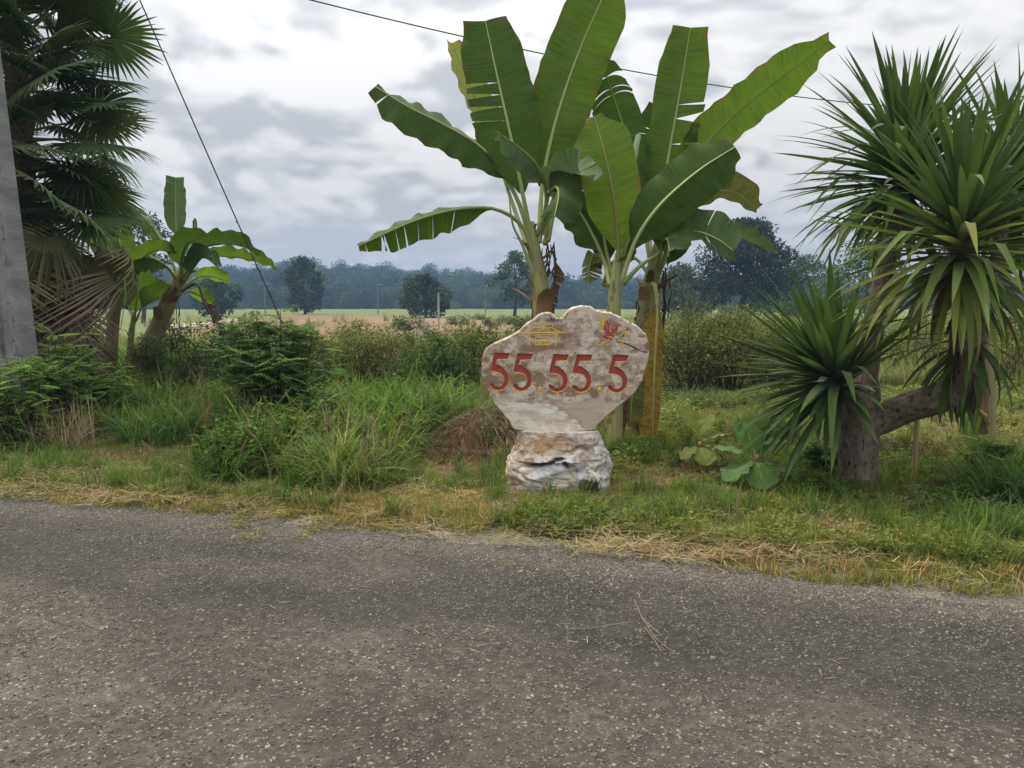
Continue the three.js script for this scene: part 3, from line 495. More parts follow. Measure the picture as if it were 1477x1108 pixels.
{ // plant in the middle, younger
  const D = 7.95, P = thing('banana_plant', 'young banana plant with one bright upright leaf behind the slab', 'banana plant', basePt(884, D), 'banana plants behind the sign');
  bananaStem(P, D, [[884, 670], [885, 540], [885, 460], [887, 420], [890, 385], [892, 365]], [0.105, 0.09, 0.075, 0.066, 0.05, 0.03], { seed: 7, cols: [[0.36, 0.34, 0.14], [0.30, 0.37, 0.12]], sheaths: 6, dead: 0.25 });
  const B = (s) => bananaLeaf(P, D, s);
  B({ pts: [[880, 400, .1], [860, 350, .2], [838, 310, .3], [822, 292, .3], [806, 280, .3]], s0: 0.25, w: 0.4, roll: 52, fold: 22, mat: 'deep', blunt: .3 });
  B({ pts: [[884, 402, .1], [872, 350, .3], [868, 300, .4], [862, 255, .4]], s0: 0.2, w: 0.44, roll: 30, fold: 14, mat: 'deep' });
  B({ pts: [[893, 405], [891, 345, -.05], [884, 280, -.12], [872, 220, -.12], [857, 168, -.02]], s0: 0.18, w: 0.58, roll: 0, fold: 4, curl: 4, mat: 'light', blunt: 0.3, rip: 0.014, rib: [0.20, 0.20, 0.05], label: 'bright green young leaf facing the road' });
  B({ pts: [[896, 408], [918, 345, -.2], [950, 298, -.35], [1005, 248, -.4], [1060, 212, -.3]], s0: 0.2, w: 0.58, roll: -14, foldL: 10, foldR: 14, mat: 'deep', blunt: 0.42, rip: 0.03, rib: [0.42, 0.47, 0.22] });
  B({ pts: [[898, 410], [925, 382, -.1], [948, 368, 0], [965, 345, .2], [985, 330, .5]], s0: 0.5, w: 0.34, roll: 40, fold: 20, mat: 'green' });
  B({ pts: [[880, 412], [868, 372, .2], [858, 366, .25], [851, 380, .3], [848, 408, .3]], s0: 0.35, w: 0.30, roll: 22, fold: 30, mat: 'old', tears: tearsOf(41, 5, 0, .15, .95, .05), jit: 40 });
  B({ pts: [[894, 400, .1], [905, 350, .3], [925, 318, .5], [938, 302, .6]], s0: 0.2, w: 0.4, roll: 30, fold: 16, mat: 'deep' });
  { const g = new GB(P.position); g.limb([at(896, 385, D + .15), at(903, 290, D + .3), at(912, 235, D + .35), at(921, 195, D + .38)], [0.03, 0.036, 0.045, 0.028], 8, { steps: 8, col: [0.26, 0.36, 0.14], wob: 0.1 }); mesh('rolled_leaf', g.geo(), ribMat, P); }
}
{ // plant behind the slab's right shoulder
  const D = 8.45, P = thing('banana_plant', 'banana plant with a yellowed hanging leaf behind the slab', 'banana plant', basePt(922, D), 'banana plants behind the sign');
  bananaStem(P, D, [[921, 655], [924, 560], [930, 470], [936, 420], [945, 380], [950, 345]], [0.145, 0.13, 0.115, 0.10, 0.075, 0.04], { seed: 11, cols: [[0.30, 0.27, 0.12], [0.30, 0.33, 0.13]], sheaths: 13, dead: 0.7 });
  const B = (s) => bananaLeaf(P, D, s);
  B({ pts: [[946, 385], [952, 310, .2], [962, 240, .25], [978, 150, .2], [996, 40, .1]], s0: 0.2, w: 0.60, roll: -6, foldL: 6, foldR: 12, mat: 'green', blunt: 0.72, tears: [[1, .62, .02], [1, .55, .05], [1, .42, .02], [1, .33, .02]], jit: 40, rib: [0.28, 0.33, 0.1] });
  B({ pts: [[948, 382], [975, 290, .3], [1020, 205, .4], [1090, 140, .4], [1150, 95, .3], [1196, 58, .2]], s0: 0.24, w: 0.60, roll: 26, foldL: -14, foldR: 4, curl: 8, mat: 'green', blunt: 0.35, rip: 0.03, rib: [0.22, 0.26, 0.08] });
  B({ pts: [[940, 388], [926, 310, .3], [908, 215, .4], [885, 140, .4], [865, 92, .35], [846, 88, .3]], s0: 0.22, w: 0.56, roll: -12, fold: 12, curl: 16, mat: 'deep', blunt: 0.6, tears: [...tearsOf(51, 6, 0, .74, .99, .04), [1, .5, .03]], jit: 50, sag: 0.5, rib: [0.22, 0.26, 0.08] });
  B({ pts: [[942, 386], [935, 320, .5], [930, 250, .7], [938, 190, .8], [945, 150, .8]], s0: 0.25, w: 0.55, roll: 24, fold: 22, curl: 18, mat: 'deep', tears: tearsOf(55, 4, -1, .5, .95, .05), jit: 30 });
  B({ pts: [[952, 388], [980, 318, .1], [1015, 283, .1], [1055, 276, .05], [1092, 302, 0]], s0: 0.34, w: 0.42, roll: 34, foldL: 8, foldR: 24, mat: 'old', blunt: 0.4, rip: 0.03 });
  B({ pts: [[950, 395], [968, 350, -.3], [1000, 334, -.6], [1035, 345, -.85], [1058, 362, -1.0]], s0: 0.32, w: 0.46, roll: 40, foldL: 18, foldR: 6, mat: 'grey', blunt: 0.6, tears: [[0, .55, .02]], jit: 20 });
  B({ pts: [[950, 392], [985, 338, .3], [1035, 335, .5], [1080, 348, .5], [1120, 366, .4]], s0: 0.45, w: 0.36, roll: 66, fold: 18, mat: 'grey', blunt: 0.2 });
  B({ pts: [[945, 395], [955, 352, -.35], [962, 345, -.7], [966, 362, -1.0]], s0: 0.3, w: 0.44, roll: 30, fold: 34, mat: 'deep' });
  B({ pts: [[938, 398], [915, 372, .2], [893, 370, .3], [876, 390, .4], [868, 412, .4]], s0: 0.3, w: 0.32, roll: 46, fold: 30, mat: 'old', tears: tearsOf(61, 5, 0, .15, .97, .05), jit: 36 });
  B({ pts: [[938, 425, -.02], [943, 408, -.2], [948, 440, -.32], [944, 530, -.34], [941, 632, -.30]], s0: 0.26, w: 0.40, roll: -8, foldL: 18, foldR: 10, side: [.45, 1], curl: 8, mat: 'yellow', blunt: 0.6, tears: [[1, .28, .06], [1, .62, .012]], jit: 18, rib: [0.38, 0.36, 0.12], label: 'yellow and brown dying leaf hanging down' });
  B({ pts: [[930, 520, -.1], [922, 515, -.25], [915, 545, -.32], [908, 615, -.32]], s0: 0.3, w: 0.26, roll: 20, fold: 24, mat: 'old' });
  B({ pts: [[928, 560, -.1], [906, 555, -.25], [894, 580, -.3], [886, 632, -.3]], s0: 0.3, w: 0.22, roll: 20, fold: 34, mat: 'dead' });
  shreds(P, D, 958, 385, 7, 14, 0.75); shreds(P, D, 925, 430, 6, 15, 0.35);
}
// the clump beside the fan palm
{
  const D = 13, P = thing('banana_plant', 'leaning banana plant with a shrivelled brown leaf near the palm', 'banana plant', basePt(186, D), 'banana plants beside the fan palm');
  bananaStem(P, D, [[186, 590], [205, 520], [228, 470], [248, 425], [262, 392], [268, 375]], [0.17, 0.155, 0.14, 0.125, 0.09, 0.05], { seed: 21, cols: [[0.26, 0.18, 0.11], [0.27, 0.25, 0.10]], sheaths: 14, dead: 0.8 });
  const B = (s) => bananaLeaf(P, D, { r0: 0.034, ...s });
  B({ pts: [[262, 410], [258, 370], [254, 335], [253, 300], [253, 256]], s0: 0.45, w: 0.36, roll: 8, fold: 10, mat: 'grey', blunt: 0.85, rip: 0.04 });
  B({ pts: [[262, 405], [270, 372, -.1], [280, 340, -.1], [281, 315, 0]], s0: 0.8, w: 0.08, mat: 'deep' });
  B({ pts: [[265, 402], [282, 365, -.3], [318, 352, -.7], [355, 358, -1.0], [372, 370, -1.1]], s0: 0.26, w: 0.55, roll: 55, foldL: 10, foldR: 26, mat: 'deep', rip: 0.04 });
  B({ pts: [[266, 405], [290, 372, .2], [330, 370, .4], [365, 376, .5], [400, 386, .5]], s0: 0.3, w: 0.40, roll: 60, fold: 20, mat: 'green', rip: 0.035 });
  B({ pts: [[264, 408], [280, 385, -.5], [292, 372, -.9], [306, 378, -1.3]], s0: 0.25, w: 0.46, roll: 60, fold: 18, mat: 'grey' });
  B({ pts: [[262, 405], [262, 375, -.4], [268, 355, -.8], [276, 348, -1.1], [300, 340, -1.3]], s0: 0.2, w: 0.5, roll: 40, fold: 20, mat: 'deep' });
  B({ pts: [[258, 408], [243, 365], [222, 330, .1], [195, 302, .2], [168, 288, .2]], s0: 0.3, w: 0.34, roll: 48, fold: 18, mat: 'green' });
  B({ pts: [[258, 410], [240, 385, -.3], [215, 372, -.6], [190, 378, -.8], [172, 395, -.9]], s0: 0.28, w: 0.42, roll: 50, fold: 22, mat: 'green' });
  B({ pts: [[262, 418], [285, 400, .2], [310, 400, .4], [330, 408, .5]], s0: 0.35, w: 0.34, roll: 45, fold: 20, mat: 'light' });
  B({ pts: [[258, 425], [272, 420, .2], [290, 428, .3], [308, 436, .3]], s0: 0.35, w: 0.3, roll: 35, fold: 20, mat: 'light', tears: tearsOf(71, 3, 0) });
  B({ pts: [[262, 420, -.1], [284, 410, -.3], [296, 440, -.4], [314, 470, -.45], [334, 500, -.5]], s0: 0.4, w: 0.22, roll: 30, fold: 35, curl: 30, mat: 'dead', tears: tearsOf(73, 9, 0, .05, .97, .06), jit: 70, label: 'shrivelled brown leaf', rib: [0.14, 0.09, 0.06] });
  shreds(P, D, 240, 460, 7, 24, 0.6); shreds(P, D, 252, 430, 4, 25, 0.4);
}
{
  const D = 12.6, P = thing('banana_plant', 'upright brown stemmed banana plant next to the fan palm', 'banana plant', basePt(158, D), 'banana plants beside the fan palm');
  bananaStem(P, D, [[158, 590], [160, 520], [164, 460], [172, 420], [178, 400]], [0.11, 0.10, 0.09, 0.075, 0.04], { seed: 31, cols: [[0.24, 0.15, 0.08], [0.27, 0.25, 0.1]], sheaths: 9, dead: 0.85 });
  const B = (s) => bananaLeaf(P, D, s);
  B({ pts: [[176, 425], [168, 385, .1], [152, 350, .2], [130, 325, .3]], s0: 0.25, w: 0.5, roll: 20, fold: 12, mat: 'green' });
  B({ pts: [[177, 425], [178, 380, .3], [170, 340, .5], [160, 310, .6]], s0: 0.25, w: 0.55, roll: 10, fold: 12, mat: 'light' });
  B({ pts: [[178, 425], [195, 385, -.2], [222, 362, -.4], [252, 362, -.5]], s0: 0.3, w: 0.4, roll: 50, fold: 20, mat: 'green' });
  B({ pts: [[174, 425], [160, 395, -.2], [140, 385, -.4], [118, 400, -.5]], s0: 0.3, w: 0.4, roll: 30, fold: 20, mat: 'light' });
  B({ pts: [[176, 428], [186, 400, -.3], [180, 385, -.6], [182, 440, -.8]], s0: 0.4, w: 0.32, roll: 20, fold: 25, mat: 'green' });
}
{
  const D = 12.9, P = thing('banana_plant', 'slender green banana sucker between two banana stems', 'banana plant', basePt(184, D), 'banana plants beside the fan palm');
  bananaStem(P, D, [[184, 592], [186, 525], [190, 475], [194, 450]], [0.07, 0.062, 0.05, 0.03], { seed: 41, cols: [[0.30, 0.27, 0.12], [0.28, 0.36, 0.12]], sheaths: 4, dead: 0.3 });
  const B = (s) => bananaLeaf(P, D, { r0: 0.02, ...s });
  B({ pts: [[194, 465], [196, 440, -.1], [201, 415, -.1], [206, 388, 0]], s0: 0.2, w: 0.46, roll: 0, fold: 6, mat: 'light', blunt: .5 });
  B({ pts: [[192, 465], [184, 440, .1], [176, 425, .1], [172, 436, 0]], s0: 0.3, w: 0.24, roll: 20, fold: 20, mat: 'deep' });
  B({ pts: [[195, 465], [208, 438, -.1], [225, 422, -.1], [245, 412, 0]], s0: 0.35, w: 0.34, roll: 25, fold: 14, mat: 'green' });
  B({ pts: [[193, 468], [188, 430, .2], [185, 405, .3], [180, 385, .3]], s0: 0.25, w: 0.36, roll: 20, fold: 10, mat: 'green' });
}
{ // single stem at the far right, its crown behind the sword leaves
  const D = 7.6, P = thing('banana_plant', 'ragged banana stem in dry sheaths right of the forked trunk', 'banana plant', basePt(1418, D), null);
  bananaStem(P, D, [[1418, 690], [1420, 640], [1422, 580], [1420, 510], [1416, 430], [1412, 380]], [0.11, 0.10, 0.085, 0.075, 0.06, 0.035], { seed: 51, cols: [[0.32, 0.24, 0.11], [0.34, 0.30, 0.12]], sheaths: 16, dead: 0.75 });
  const B = (s) => bananaLeaf(P, D, s);
  B({ pts: [[1416, 420], [1430, 330, .3], [1455, 250, .4], [1490, 190, .4]], s0: 0.25, w: 0.5, roll: 10, fold: 14, mat: 'green', tears: tearsOf(81, 4, 0) });
  B({ pts: [[1414, 420], [1395, 350, .3], [1360, 310, .5], [1320, 320, .6]], s0: 0.3, w: 0.45, roll: 40, fold: 22, mat: 'green' });
  B({ pts: [[1418, 425], [1450, 380, .2], [1490, 370, .2], [1530, 400, .2]], s0: 0.3, w: 0.45, roll: 40, fold: 22, mat: 'green' });
  B({ pts: [[1420, 600, -.1], [1408, 592, -.2], [1398, 620, -.22], [1400, 650, -.2]], s0: 0.1, w: 0.16, roll: 20, fold: 24, mat: 'light', s: 1 });
}
// ---------------------------------------------------------------- forked plant with sword leaves
const barkRough = stdMat({ map: tex(512, 512, (u, v) => { const f = pfbm(u, v, 6, 61, 5), s = pfbm(u, v * 0.5, 30, 67, 3), d = sstep(0.62, 0.74, pfbm(u, v, 18, 71, 3)); const m = 0.55 + 0.55 * (f - 0.5) + 0.6 * (s - 0.5) - 0.3 * d; return [m * 1.02, m * 0.96, m * 0.9]; }, { repeat: [1.6, 1.6] }), bumpMap: tex(512, 512, (u, v) => { const s = pfbm(u, v * 0.4, 28, 67, 4) * 0.7 + 0.3 * pfbm(u, v, 9, 73, 3); return [s, s, s]; }, { srgb: false, repeat: [1.6, 1.6] }), bumpScale: 0.02, vertexColors: true, roughness: 0.95 });
function swordGeo(bend, twist, seed, kink = 0) {
  const g = new GB(), n = 7, r = rng(seed), sway = (r() - 0.5) * 0.10, rows = []; let y = 0, z = 0, a = 0;
  for (let k = 0; k <= n; k++) {
    const t = k / n, w = 0.034 * Math.pow(sstep(-0.25, 0.35, t), 0.8) * (1 - Math.pow(t, 3.2)) + 0.0004, x = sway * t * t, tw = twist * t;
    if (k) { a = bend * Math.pow(t, 1.5) + (kink && t > kink ? 0.5 : 0); y += Math.cos(a) / n; z -= Math.sin(a) / n; }
    const ch = w * 0.35, row = [];
    for (const s of [-1, 0, 1]) row.push(g.v(V(x + s * w * Math.cos(tw), y, z + (s ? ch : 0) + s * w * Math.sin(tw)), s * 0.5 + 0.5, t));
    rows.push(row);
  }
  for (let k = 0; k < n; k++) for (let s = 0; s < 2; s++) g.q(rows[k][s], rows[k][s + 1], rows[k + 1][s + 1], rows[k + 1][s]);
  return g.geo();
}
const swords = { up: [0, 1, 2, 3].map(k => swordGeo(0.04 + 0.06 * k, (k - 1.5) * 0.25, 10 + k)), mid: [0, 1, 2, 3].map(k => swordGeo(0.12 + 0.12 * k, (k - 1.5) * 0.3, 20 + k, k === 3 ? 0.7 : 0)), droop: [0, 1, 2, 3].map(k => swordGeo(0.34 + 0.22 * k, (k - 1.5) * 0.3, 30 + k)) };
const swTex = tex(64, 256, (u, v) => { const s = pn(u * 20, v * 3, 20, 5), f = pfbm(u, v, 4, 7, 4), m = 0.78 + 0.22 * s + 0.3 * (f - 0.5); return [m, m, m]; });
const swM = (c, tr = 0.28, cc = 0.28) => leafMat({ color: new THREE.Color().setRGB(...c), map: swTex, transmission: tr, vertexColors: false, clearcoat: cc, clearcoatRoughness: 0.3 });
const SWM = { dark: [swM([0.056, 0.105, 0.026], 0.38), swM([0.082, 0.14, 0.03], 0.38), swM([0.115, 0.175, 0.034], 0.4)], yel: [swM([0.22, 0.28, 0.05], 0.45), swM([0.32, 0.34, 0.08], 0.45), swM([0.16, 0.24, 0.045], 0.45)], dry: [swM([0.24, 0.18, 0.09], 0.25, 0.05), swM([0.16, 0.11, 0.06], 0.25, 0.05)] };
{
  const D = 6.65, base = onGround(1237, 708); base.y = ghP(base);
  const P = thing('sword_leaf_plant', 'forked thick trunked plant with spiky crowns of sword leaves', 'plant', base);
  const tr = new GB(base), tc = [0.30, 0.245, 0.20];
  tr.limb([at(1237, 722, D), at(1237, 690, D), at(1239, 640, D), at(1241, 600, D), at(1244, 566, D), at(1247, 540, D)], [0.20, 0.162, 0.155, 0.158, 0.15, 0.10], 18, { steps: 18, wob: 0.13, seed: 4, col: tc });
  mesh('trunk', tr.geo(), barkRough, P);
  const b1 = new GB(base); b1.limb([at(1245, 560, D), at(1252, 520, D + .03), at(1266, 440, D + .15), at(1282, 360, D + .28), at(1296, 290, D + .36), at(1304, 245, D + .4)], [0.11, 0.10, 0.085, 0.075, 0.065, 0.05], 12, { steps: 16, wob: 0.12, seed: 8, col: tc });
  mesh('limb', b1.geo(), barkRough, P);
  const b2 = new GB(base); b2.limb([at(1246, 618, D), at(1275, 604, D - .06), at(1310, 588, D - .16), at(1345, 578, D - .3), at(1378, 562, D - .42), at(1392, 520, D - .5), at(1392, 440, D - .6), at(1390, 350, D - .66)], [0.11, 0.125, 0.13, 0.125, 0.115, 0.09, 0.075, 0.06], 14, { steps: 26, wob: 0.14, seed: 12, col: tc });
  mesh('limb', b2.geo(), barkRough, P);
  const kn = new GB(base); kn.limb([at(1335, 588, D - .3), at(1365, 577, D - .42), at(1388, 556, D - .5)], [0.06, 0.085, 0.07], 9, { steps: 6, wob: 0.2, seed: 3, col: tc }); mesh('burl', kn.geo(), barkRough, P);
  const b3 = new GB(base); b3.limb([at(1392, 540, D - .45), at(1425, 440, D - .1), at(1445, 330, D + .2), at(1450, 260, D + .4)], [0.07, 0.065, 0.055, 0.05], 10, { steps: 10, wob: 0.12, seed: 15, col: tc }); mesh('limb', b3.geo(), barkRough, P);
  const b4 = new GB(base); b4.limb([at(1240, 600, D - .05), at(1230, 575, D - .18), at(1212, 552, D - .28)], [0.09, 0.08, 0.055], 10, { steps: 6, wob: 0.1, seed: 18, col: tc }); mesh('limb', b4.geo(), barkRough, P);
  // crowns: centre, axis, number of leaves, length, lowest angle from the axis, how yellow its skirt is
  const crowns = [
    { c: at(1388, 345, D - .66), ax: V(0.05, 1, 0.10), n: 250, len: 1.12, low: 2.2, yel: 0.62, stem: 0.42 },
    { c: at(1304, 248, D + .4), ax: V(-0.05, 1, -0.05), n: 250, len: 1.16, low: 1.85, yel: 0.05, stem: 0.35 },
    { c: at(1202, 548, D - .3), ax: V(-0.85, 0.62, 0.28), n: 175, len: 1.02, low: 1.4, yel: 0.0, stem: 0.22 },
    { c: at(1452, 258, D + .45), ax: V(0.25, 1, -0.1), n: 170, len: 1.05, low: 2.1, yel: 0.1, stem: 0.35 },
    { c: at(1300, 300, D + .5), ax: V(-0.2, 1, 0.2), n: 30, len: 0.7, low: 2.3, lo0: 1.5, yel: 0.35, stem: 0.3 },
    { c: at(1398, 500, D - .42), ax: V(0.3, 1, 0.1), n: 48, len: 0.74, low: 2.85, lo0: 1.7, yel: 0.03, stem: 0.25, blue: 1 }];
  const r = rng(2024), rest = []; let made = 0, q = new THREE.Quaternion(), m4 = new THREE.Matrix4();
  for (const C of crowns) {
    const ax = C.ax.clone().normalize(), A = V(0, 0, 1).cross(ax).normalize(), Bx = ax.clone().cross(A);
    for (let k = 0; k < C.n; k++) {
      const f = (k + 0.5) / C.n, th = lerp(C.lo0 ?? 0.06, C.low, Math.pow(f, 0.72)) + (r() - 0.5) * 0.18, ph = k * 2.39996 + r() * 0.4;
      const d = ax.clone().multiplyScalar(Math.cos(th)).addScaledVector(A, Math.sin(th) * Math.cos(ph)).addScaledVector(Bx, Math.sin(th) * Math.sin(ph)).normalize();
      const set = th < 0.8 ? swords.up : th < 1.55 ? swords.mid : swords.droop, geo = set[Math.floor(r() * 4)];
      let Z = V(0, 1, 0).addScaledVector(d, -d.y); if (Z.length() < 0.15) Z = ax.clone().cross(d); if (Z.length() < 1e-3) Z = V(0, 0, 1);
      Z.normalize(); if (d.y > 0.97) Z.copy(rdir(r)).addScaledVector(d, -Z.dot(d)).normalize();
      const X = d.clone().cross(Z).normalize(); Z = X.clone().cross(d);
      const len = C.len * (0.72 + 0.36 * r()) * (th < 0.35 ? 0.8 : 1) * (th > 2 ? 0.85 : 1);
      const p = C.c.clone().addScaledVector(ax, C.stem * (0.35 - f)).addScaledVector(d, 0.03);
      m4.makeBasis(X, d, Z); q.setFromRotationMatrix(m4);
      const old = (f > 0.80 && r() < C.yel * 1.5) || (f > 0.45 && r() < C.yel * 0.9), dry = f > 0.9 && r() < 0.2, mm = dry ? SWM.dry[Math.floor(r() * 2)] : old ? SWM.yel[Math.floor(r() * 3)] : SWM.dark[Math.floor(r() * 3)];
      const wS = 0.8 + 0.45 * r();
      if (made < 300 || dry) { if (made >= 300) continue; const o = mesh('leaf', geo, mm, P); o.position.copy(p).sub(base); o.quaternion.copy(q); o.scale.set(wS, len, len); made++; }
      else { const gg = geo.clone().applyMatrix4(new THREE.Matrix4().compose(p.clone().sub(base), q, V(wS, len, len))); rest.push([gg, old ? 1 : 0]); }
    }
  }
  for (const k of [0, 1]) { const list = rest.filter(x => x[1] === k).map(x => x[0]); if (list.length) { const o = mesh('leaf_mass', mergeGeometries(list), k ? SWM.yel[0] : SWM.dark[1], P); o.userData.kind = 'stuff'; } }
  // dry hanging leaf bases under the big crown
  const dg = new GB(base); for (let k = 0; k < 60; k++) { const p = at(1390 + (r() - 0.5) * 40, 400 + 140 * r(), D - .55 + (r() - .5) * .12), l = 0.15 + 0.35 * r(), e = p.clone().add(V((r() - 0.5) * 0.2, -l, (r() - 0.5) * 0.16)); leafFace(dg, p, e.clone().sub(p), rdir(r), l, 0.022, vary([0.17, 0.12, 0.075], r, 0.4)); }
  const dm = mesh('dead_leaves', dg.geo(), leafMat({ transmission: 0.15, clearcoat: 0 }), P); dm.userData.kind = 'stuff';
}
// the stake under the bough
{
  const b = onGround(1318, 700); b.y = ghP(b); const s = thing('wooden_stake', 'thin pale bamboo stake propped under the thick bough', 'stake', b), g = new GB(b), top = at(1324, 582, 6.45);
  const P = []; for (let k = 0; k <= 10; k++) P.push(b.clone().add(V(0, -0.06, 0)).lerp(top, k / 10)); g.limb(P, P.map((p, k) => 0.021 + (k % 3 === 0 ? 0.003 : 0)), 8, { col: t => mixc([0.42, 0.32, 0.16], [0.48, 0.40, 0.22], t) }); mesh('shaft', g.geo(), stdMat({ vertexColors: true, roughness: 0.7 }), s);
}
// ---------------------------------------------------------------- fan palm
function fanGeo(seed, { R = 0.8, segs = 38, span = 2.55, split = 0.52, droop = 0.35, dead = 0 }) {
  const g = new GB(), r = rng(seed);
  for (let k = 0; k < segs; k++) {
    const a0 = lerp(-span, span, k / segs), a1 = lerp(-span, span, (k + 1) / segs), am = (a0 + a1) / 2, Rk = R * (0.82 + 0.2 * Math.cos(am * 0.5)) * (0.9 + 0.15 * r()), dr = droop * (0.6 + 0.8 * r()), tw = (r() - 0.5) * 0.06;
    const pt = (a, q, lift) => { const cup = -0.10 * Math.abs(Math.sin(a)) * q * R, dz = -dr * Math.pow(Math.max(0, q - 0.35), 2) * 1.5 * R * (1 + dead * 2) + cup * (1 + dead); return V(Math.sin(a) * q * Rk * (1 - dead * 0.45 * q), Math.cos(a) * q * Rk * (1 - 0.25 * dr * q), dz + lift); };
    const c = vary([1, 1, 1], r, 0.14), rows = [];
    for (const q of [0.03, 0.28, split, 0.78, 1.0]) {
      const nar = q <= split ? 1 : q < 0.9 ? 0.5 : 0.06, am2 = am + (q > split ? tw * q : 0), h = (a1 - a0) / 2 * nar;
      const tipc = dead > 0.2 && dead < 0.5 && q > 0.7 ? [c[0] * 2.1, c[1] * 1.75, c[2] * 2.6] : c;
      rows.push([g.v(pt(am2 - h, q, 0), 0, q, tipc), g.v(pt(am2, q, 0.012 * R * (q < 0.9 ? 1 : 0.2)), 0.5, q, tipc), g.v(pt(am2 + h, q, 0), 1, q, tipc)]);
    }
    for (let q = 0; q + 1 < rows.length; q++) for (let s = 0; s < 2; s++) g.q(rows[q][s], rows[q][s + 1], rows[q + 1][s + 1], rows[q + 1][s]);
  }
  return g.geo();
}
{
  const D = 10.3, base = basePt(58, D), P = thing('fan_palm', 'tall fan palm with a skirt of dead brown fronds', 'palm', base), trunkTop = V(base.x - 0.04, 7.0, base.z);
  const g = new GB(base); g.limb([base.clone().add(V(0, -0.1, 0)), base.clone().lerp(trunkTop, 0.3), base.clone().lerp(trunkTop, 0.65), trunkTop], [0.20, 0.16, 0.13, 0.09], 14, { steps: 26, wob: 0.16, seed: 7, col: [0.20, 0.145, 0.10] });
  mesh('trunk', g.geo(), barkRough, P);
  const pet = new GB(); pet.limb([V(0, 0, 0), V(0, 0.5, 0.03), V(0, 1, 0)], [0.020, 0.014, 0.010], 5, { steps: 5, col: [0.20, 0.22, 0.07] }); const petG = pet.geo();
  const petD = new GB(); petD.limb([V(0, 0, 0), V(0, 0.5, 0.03), V(0, 1, 0)], [0.020, 0.014, 0.010], 5, { steps: 5, col: [0.22, 0.16, 0.09] }); const petDG = petD.geo();
  const live = [0, 1, 2, 3].map(k => fanGeo(300 + k, { droop: 0.10 + 0.10 * k, R: 0.68, split: 0.6 })), tired = [0, 1, 2].map(k => fanGeo(320 + k, { droop: 0.6 + 0.2 * k, dead: 0.35, split: 0.36, span: 2.0 })), deadF = [0, 1, 2].map(k => fanGeo(340 + k, { droop: 0.25, dead: 0.5, split: 0.22, segs: 30, span: 1.0, R: 1.0 }));
  const M = { live: [[0.055, 0.10, 0.024], [0.075, 0.125, 0.028], [0.10, 0.145, 0.034]].map(c => leafMat({ color: new THREE.Color().setRGB(...c), transmission: 0.35, clearcoat: 0.14 })), tired: [[0.15, 0.15, 0.05], [0.12, 0.13, 0.05], [0.22, 0.185, 0.09]].map(c => leafMat({ color: new THREE.Color().setRGB(...c), transmission: 0.3 })), dead: [[0.30, 0.22, 0.16], [0.21, 0.15, 0.11], [0.14, 0.095, 0.07]].map(c => leafMat({ color: new THREE.Color().setRGB(...c), transmission: 0.15, clearcoat: 0 })) };
  const r = rng(88), m4 = new THREE.Matrix4(), N = 205;
  for (let k = 0; k < N; k++) {
    const f = k / (N - 1), kind = f < 0.19 ? 'dead' : f < 0.26 ? 'tired' : 'live', y = f < 0.19 ? 1.35 + 1.0 * (f / 0.19) : lerp(2.3, 6.9, (f - 0.19) / 0.81), az = k * 2.39996 + r() * 0.3;
    const el = kind === 'dead' ? -1.2 + 0.6 * r() : kind === 'tired' ? -0.65 + 0.5 * r() : lerp(-0.20, 1.2, Math.pow(Math.max(0, f - 0.26) / 0.74, 1.2)) + (r() - 0.5) * 0.3;
    const T = V(Math.cos(az) * Math.cos(el), Math.sin(el), Math.sin(az) * Math.cos(el)), p = base.clone().lerp(trunkTop, (y - base.y) / (trunkTop.y - base.y)).add(V(Math.cos(az) * 0.13, 0, Math.sin(az) * 0.13));
    const L = kind === 'dead' ? 0.40 + 0.3 * r() : 0.42 + 0.62 * r();
    const drop = kind === 'live' ? -0.12 : kind === 'tired' ? -1.1 : -1.3, T2 = T.clone().add(V(0, drop + (r() - 0.5) * 0.3, 0)).normalize();
    let Nn = V(0, 1, 0).addScaledVector(T2, -T2.y); if (Nn.length() < 0.1) Nn = V(Math.cos(az), 0, Math.sin(az)); Nn.normalize(); Nn.applyAxisAngle(T2, (r() - 0.5) * 1.5);
    const X = T2.clone().cross(Nn), fan = mesh('frond', (kind === 'live' ? live : kind === 'tired' ? tired : deadF)[Math.floor(r() * 3)], M[kind][Math.floor(r() * 3)], P);
    const hub = p.clone().addScaledVector(T, L);
    m4.makeBasis(X, T2, Nn); fan.quaternion.setFromRotationMatrix(m4); fan.position.copy(hub).sub(base); const sc = (0.85 + 0.3 * r()) * (kind === 'dead' ? 0.95 : 1); fan.scale.setScalar(sc);
    if (kind !== 'live') fan.userData.label = kind === 'dead' ? 'dead brown hanging frond' : 'yellowing drooping frond';
    const pt = mesh('petiole', kind === 'live' ? petG : petDG, ribMat, fan), inv = fan.quaternion.clone().invert(), dl = hub.clone().sub(p).applyQuaternion(inv);
    pt.quaternion.setFromUnitVectors(V(0, 1, 0), dl.clone().normalize()); pt.position.copy(dl).multiplyScalar(-1 / sc); pt.scale.set(1, dl.length() / sc, 1);
  }
}
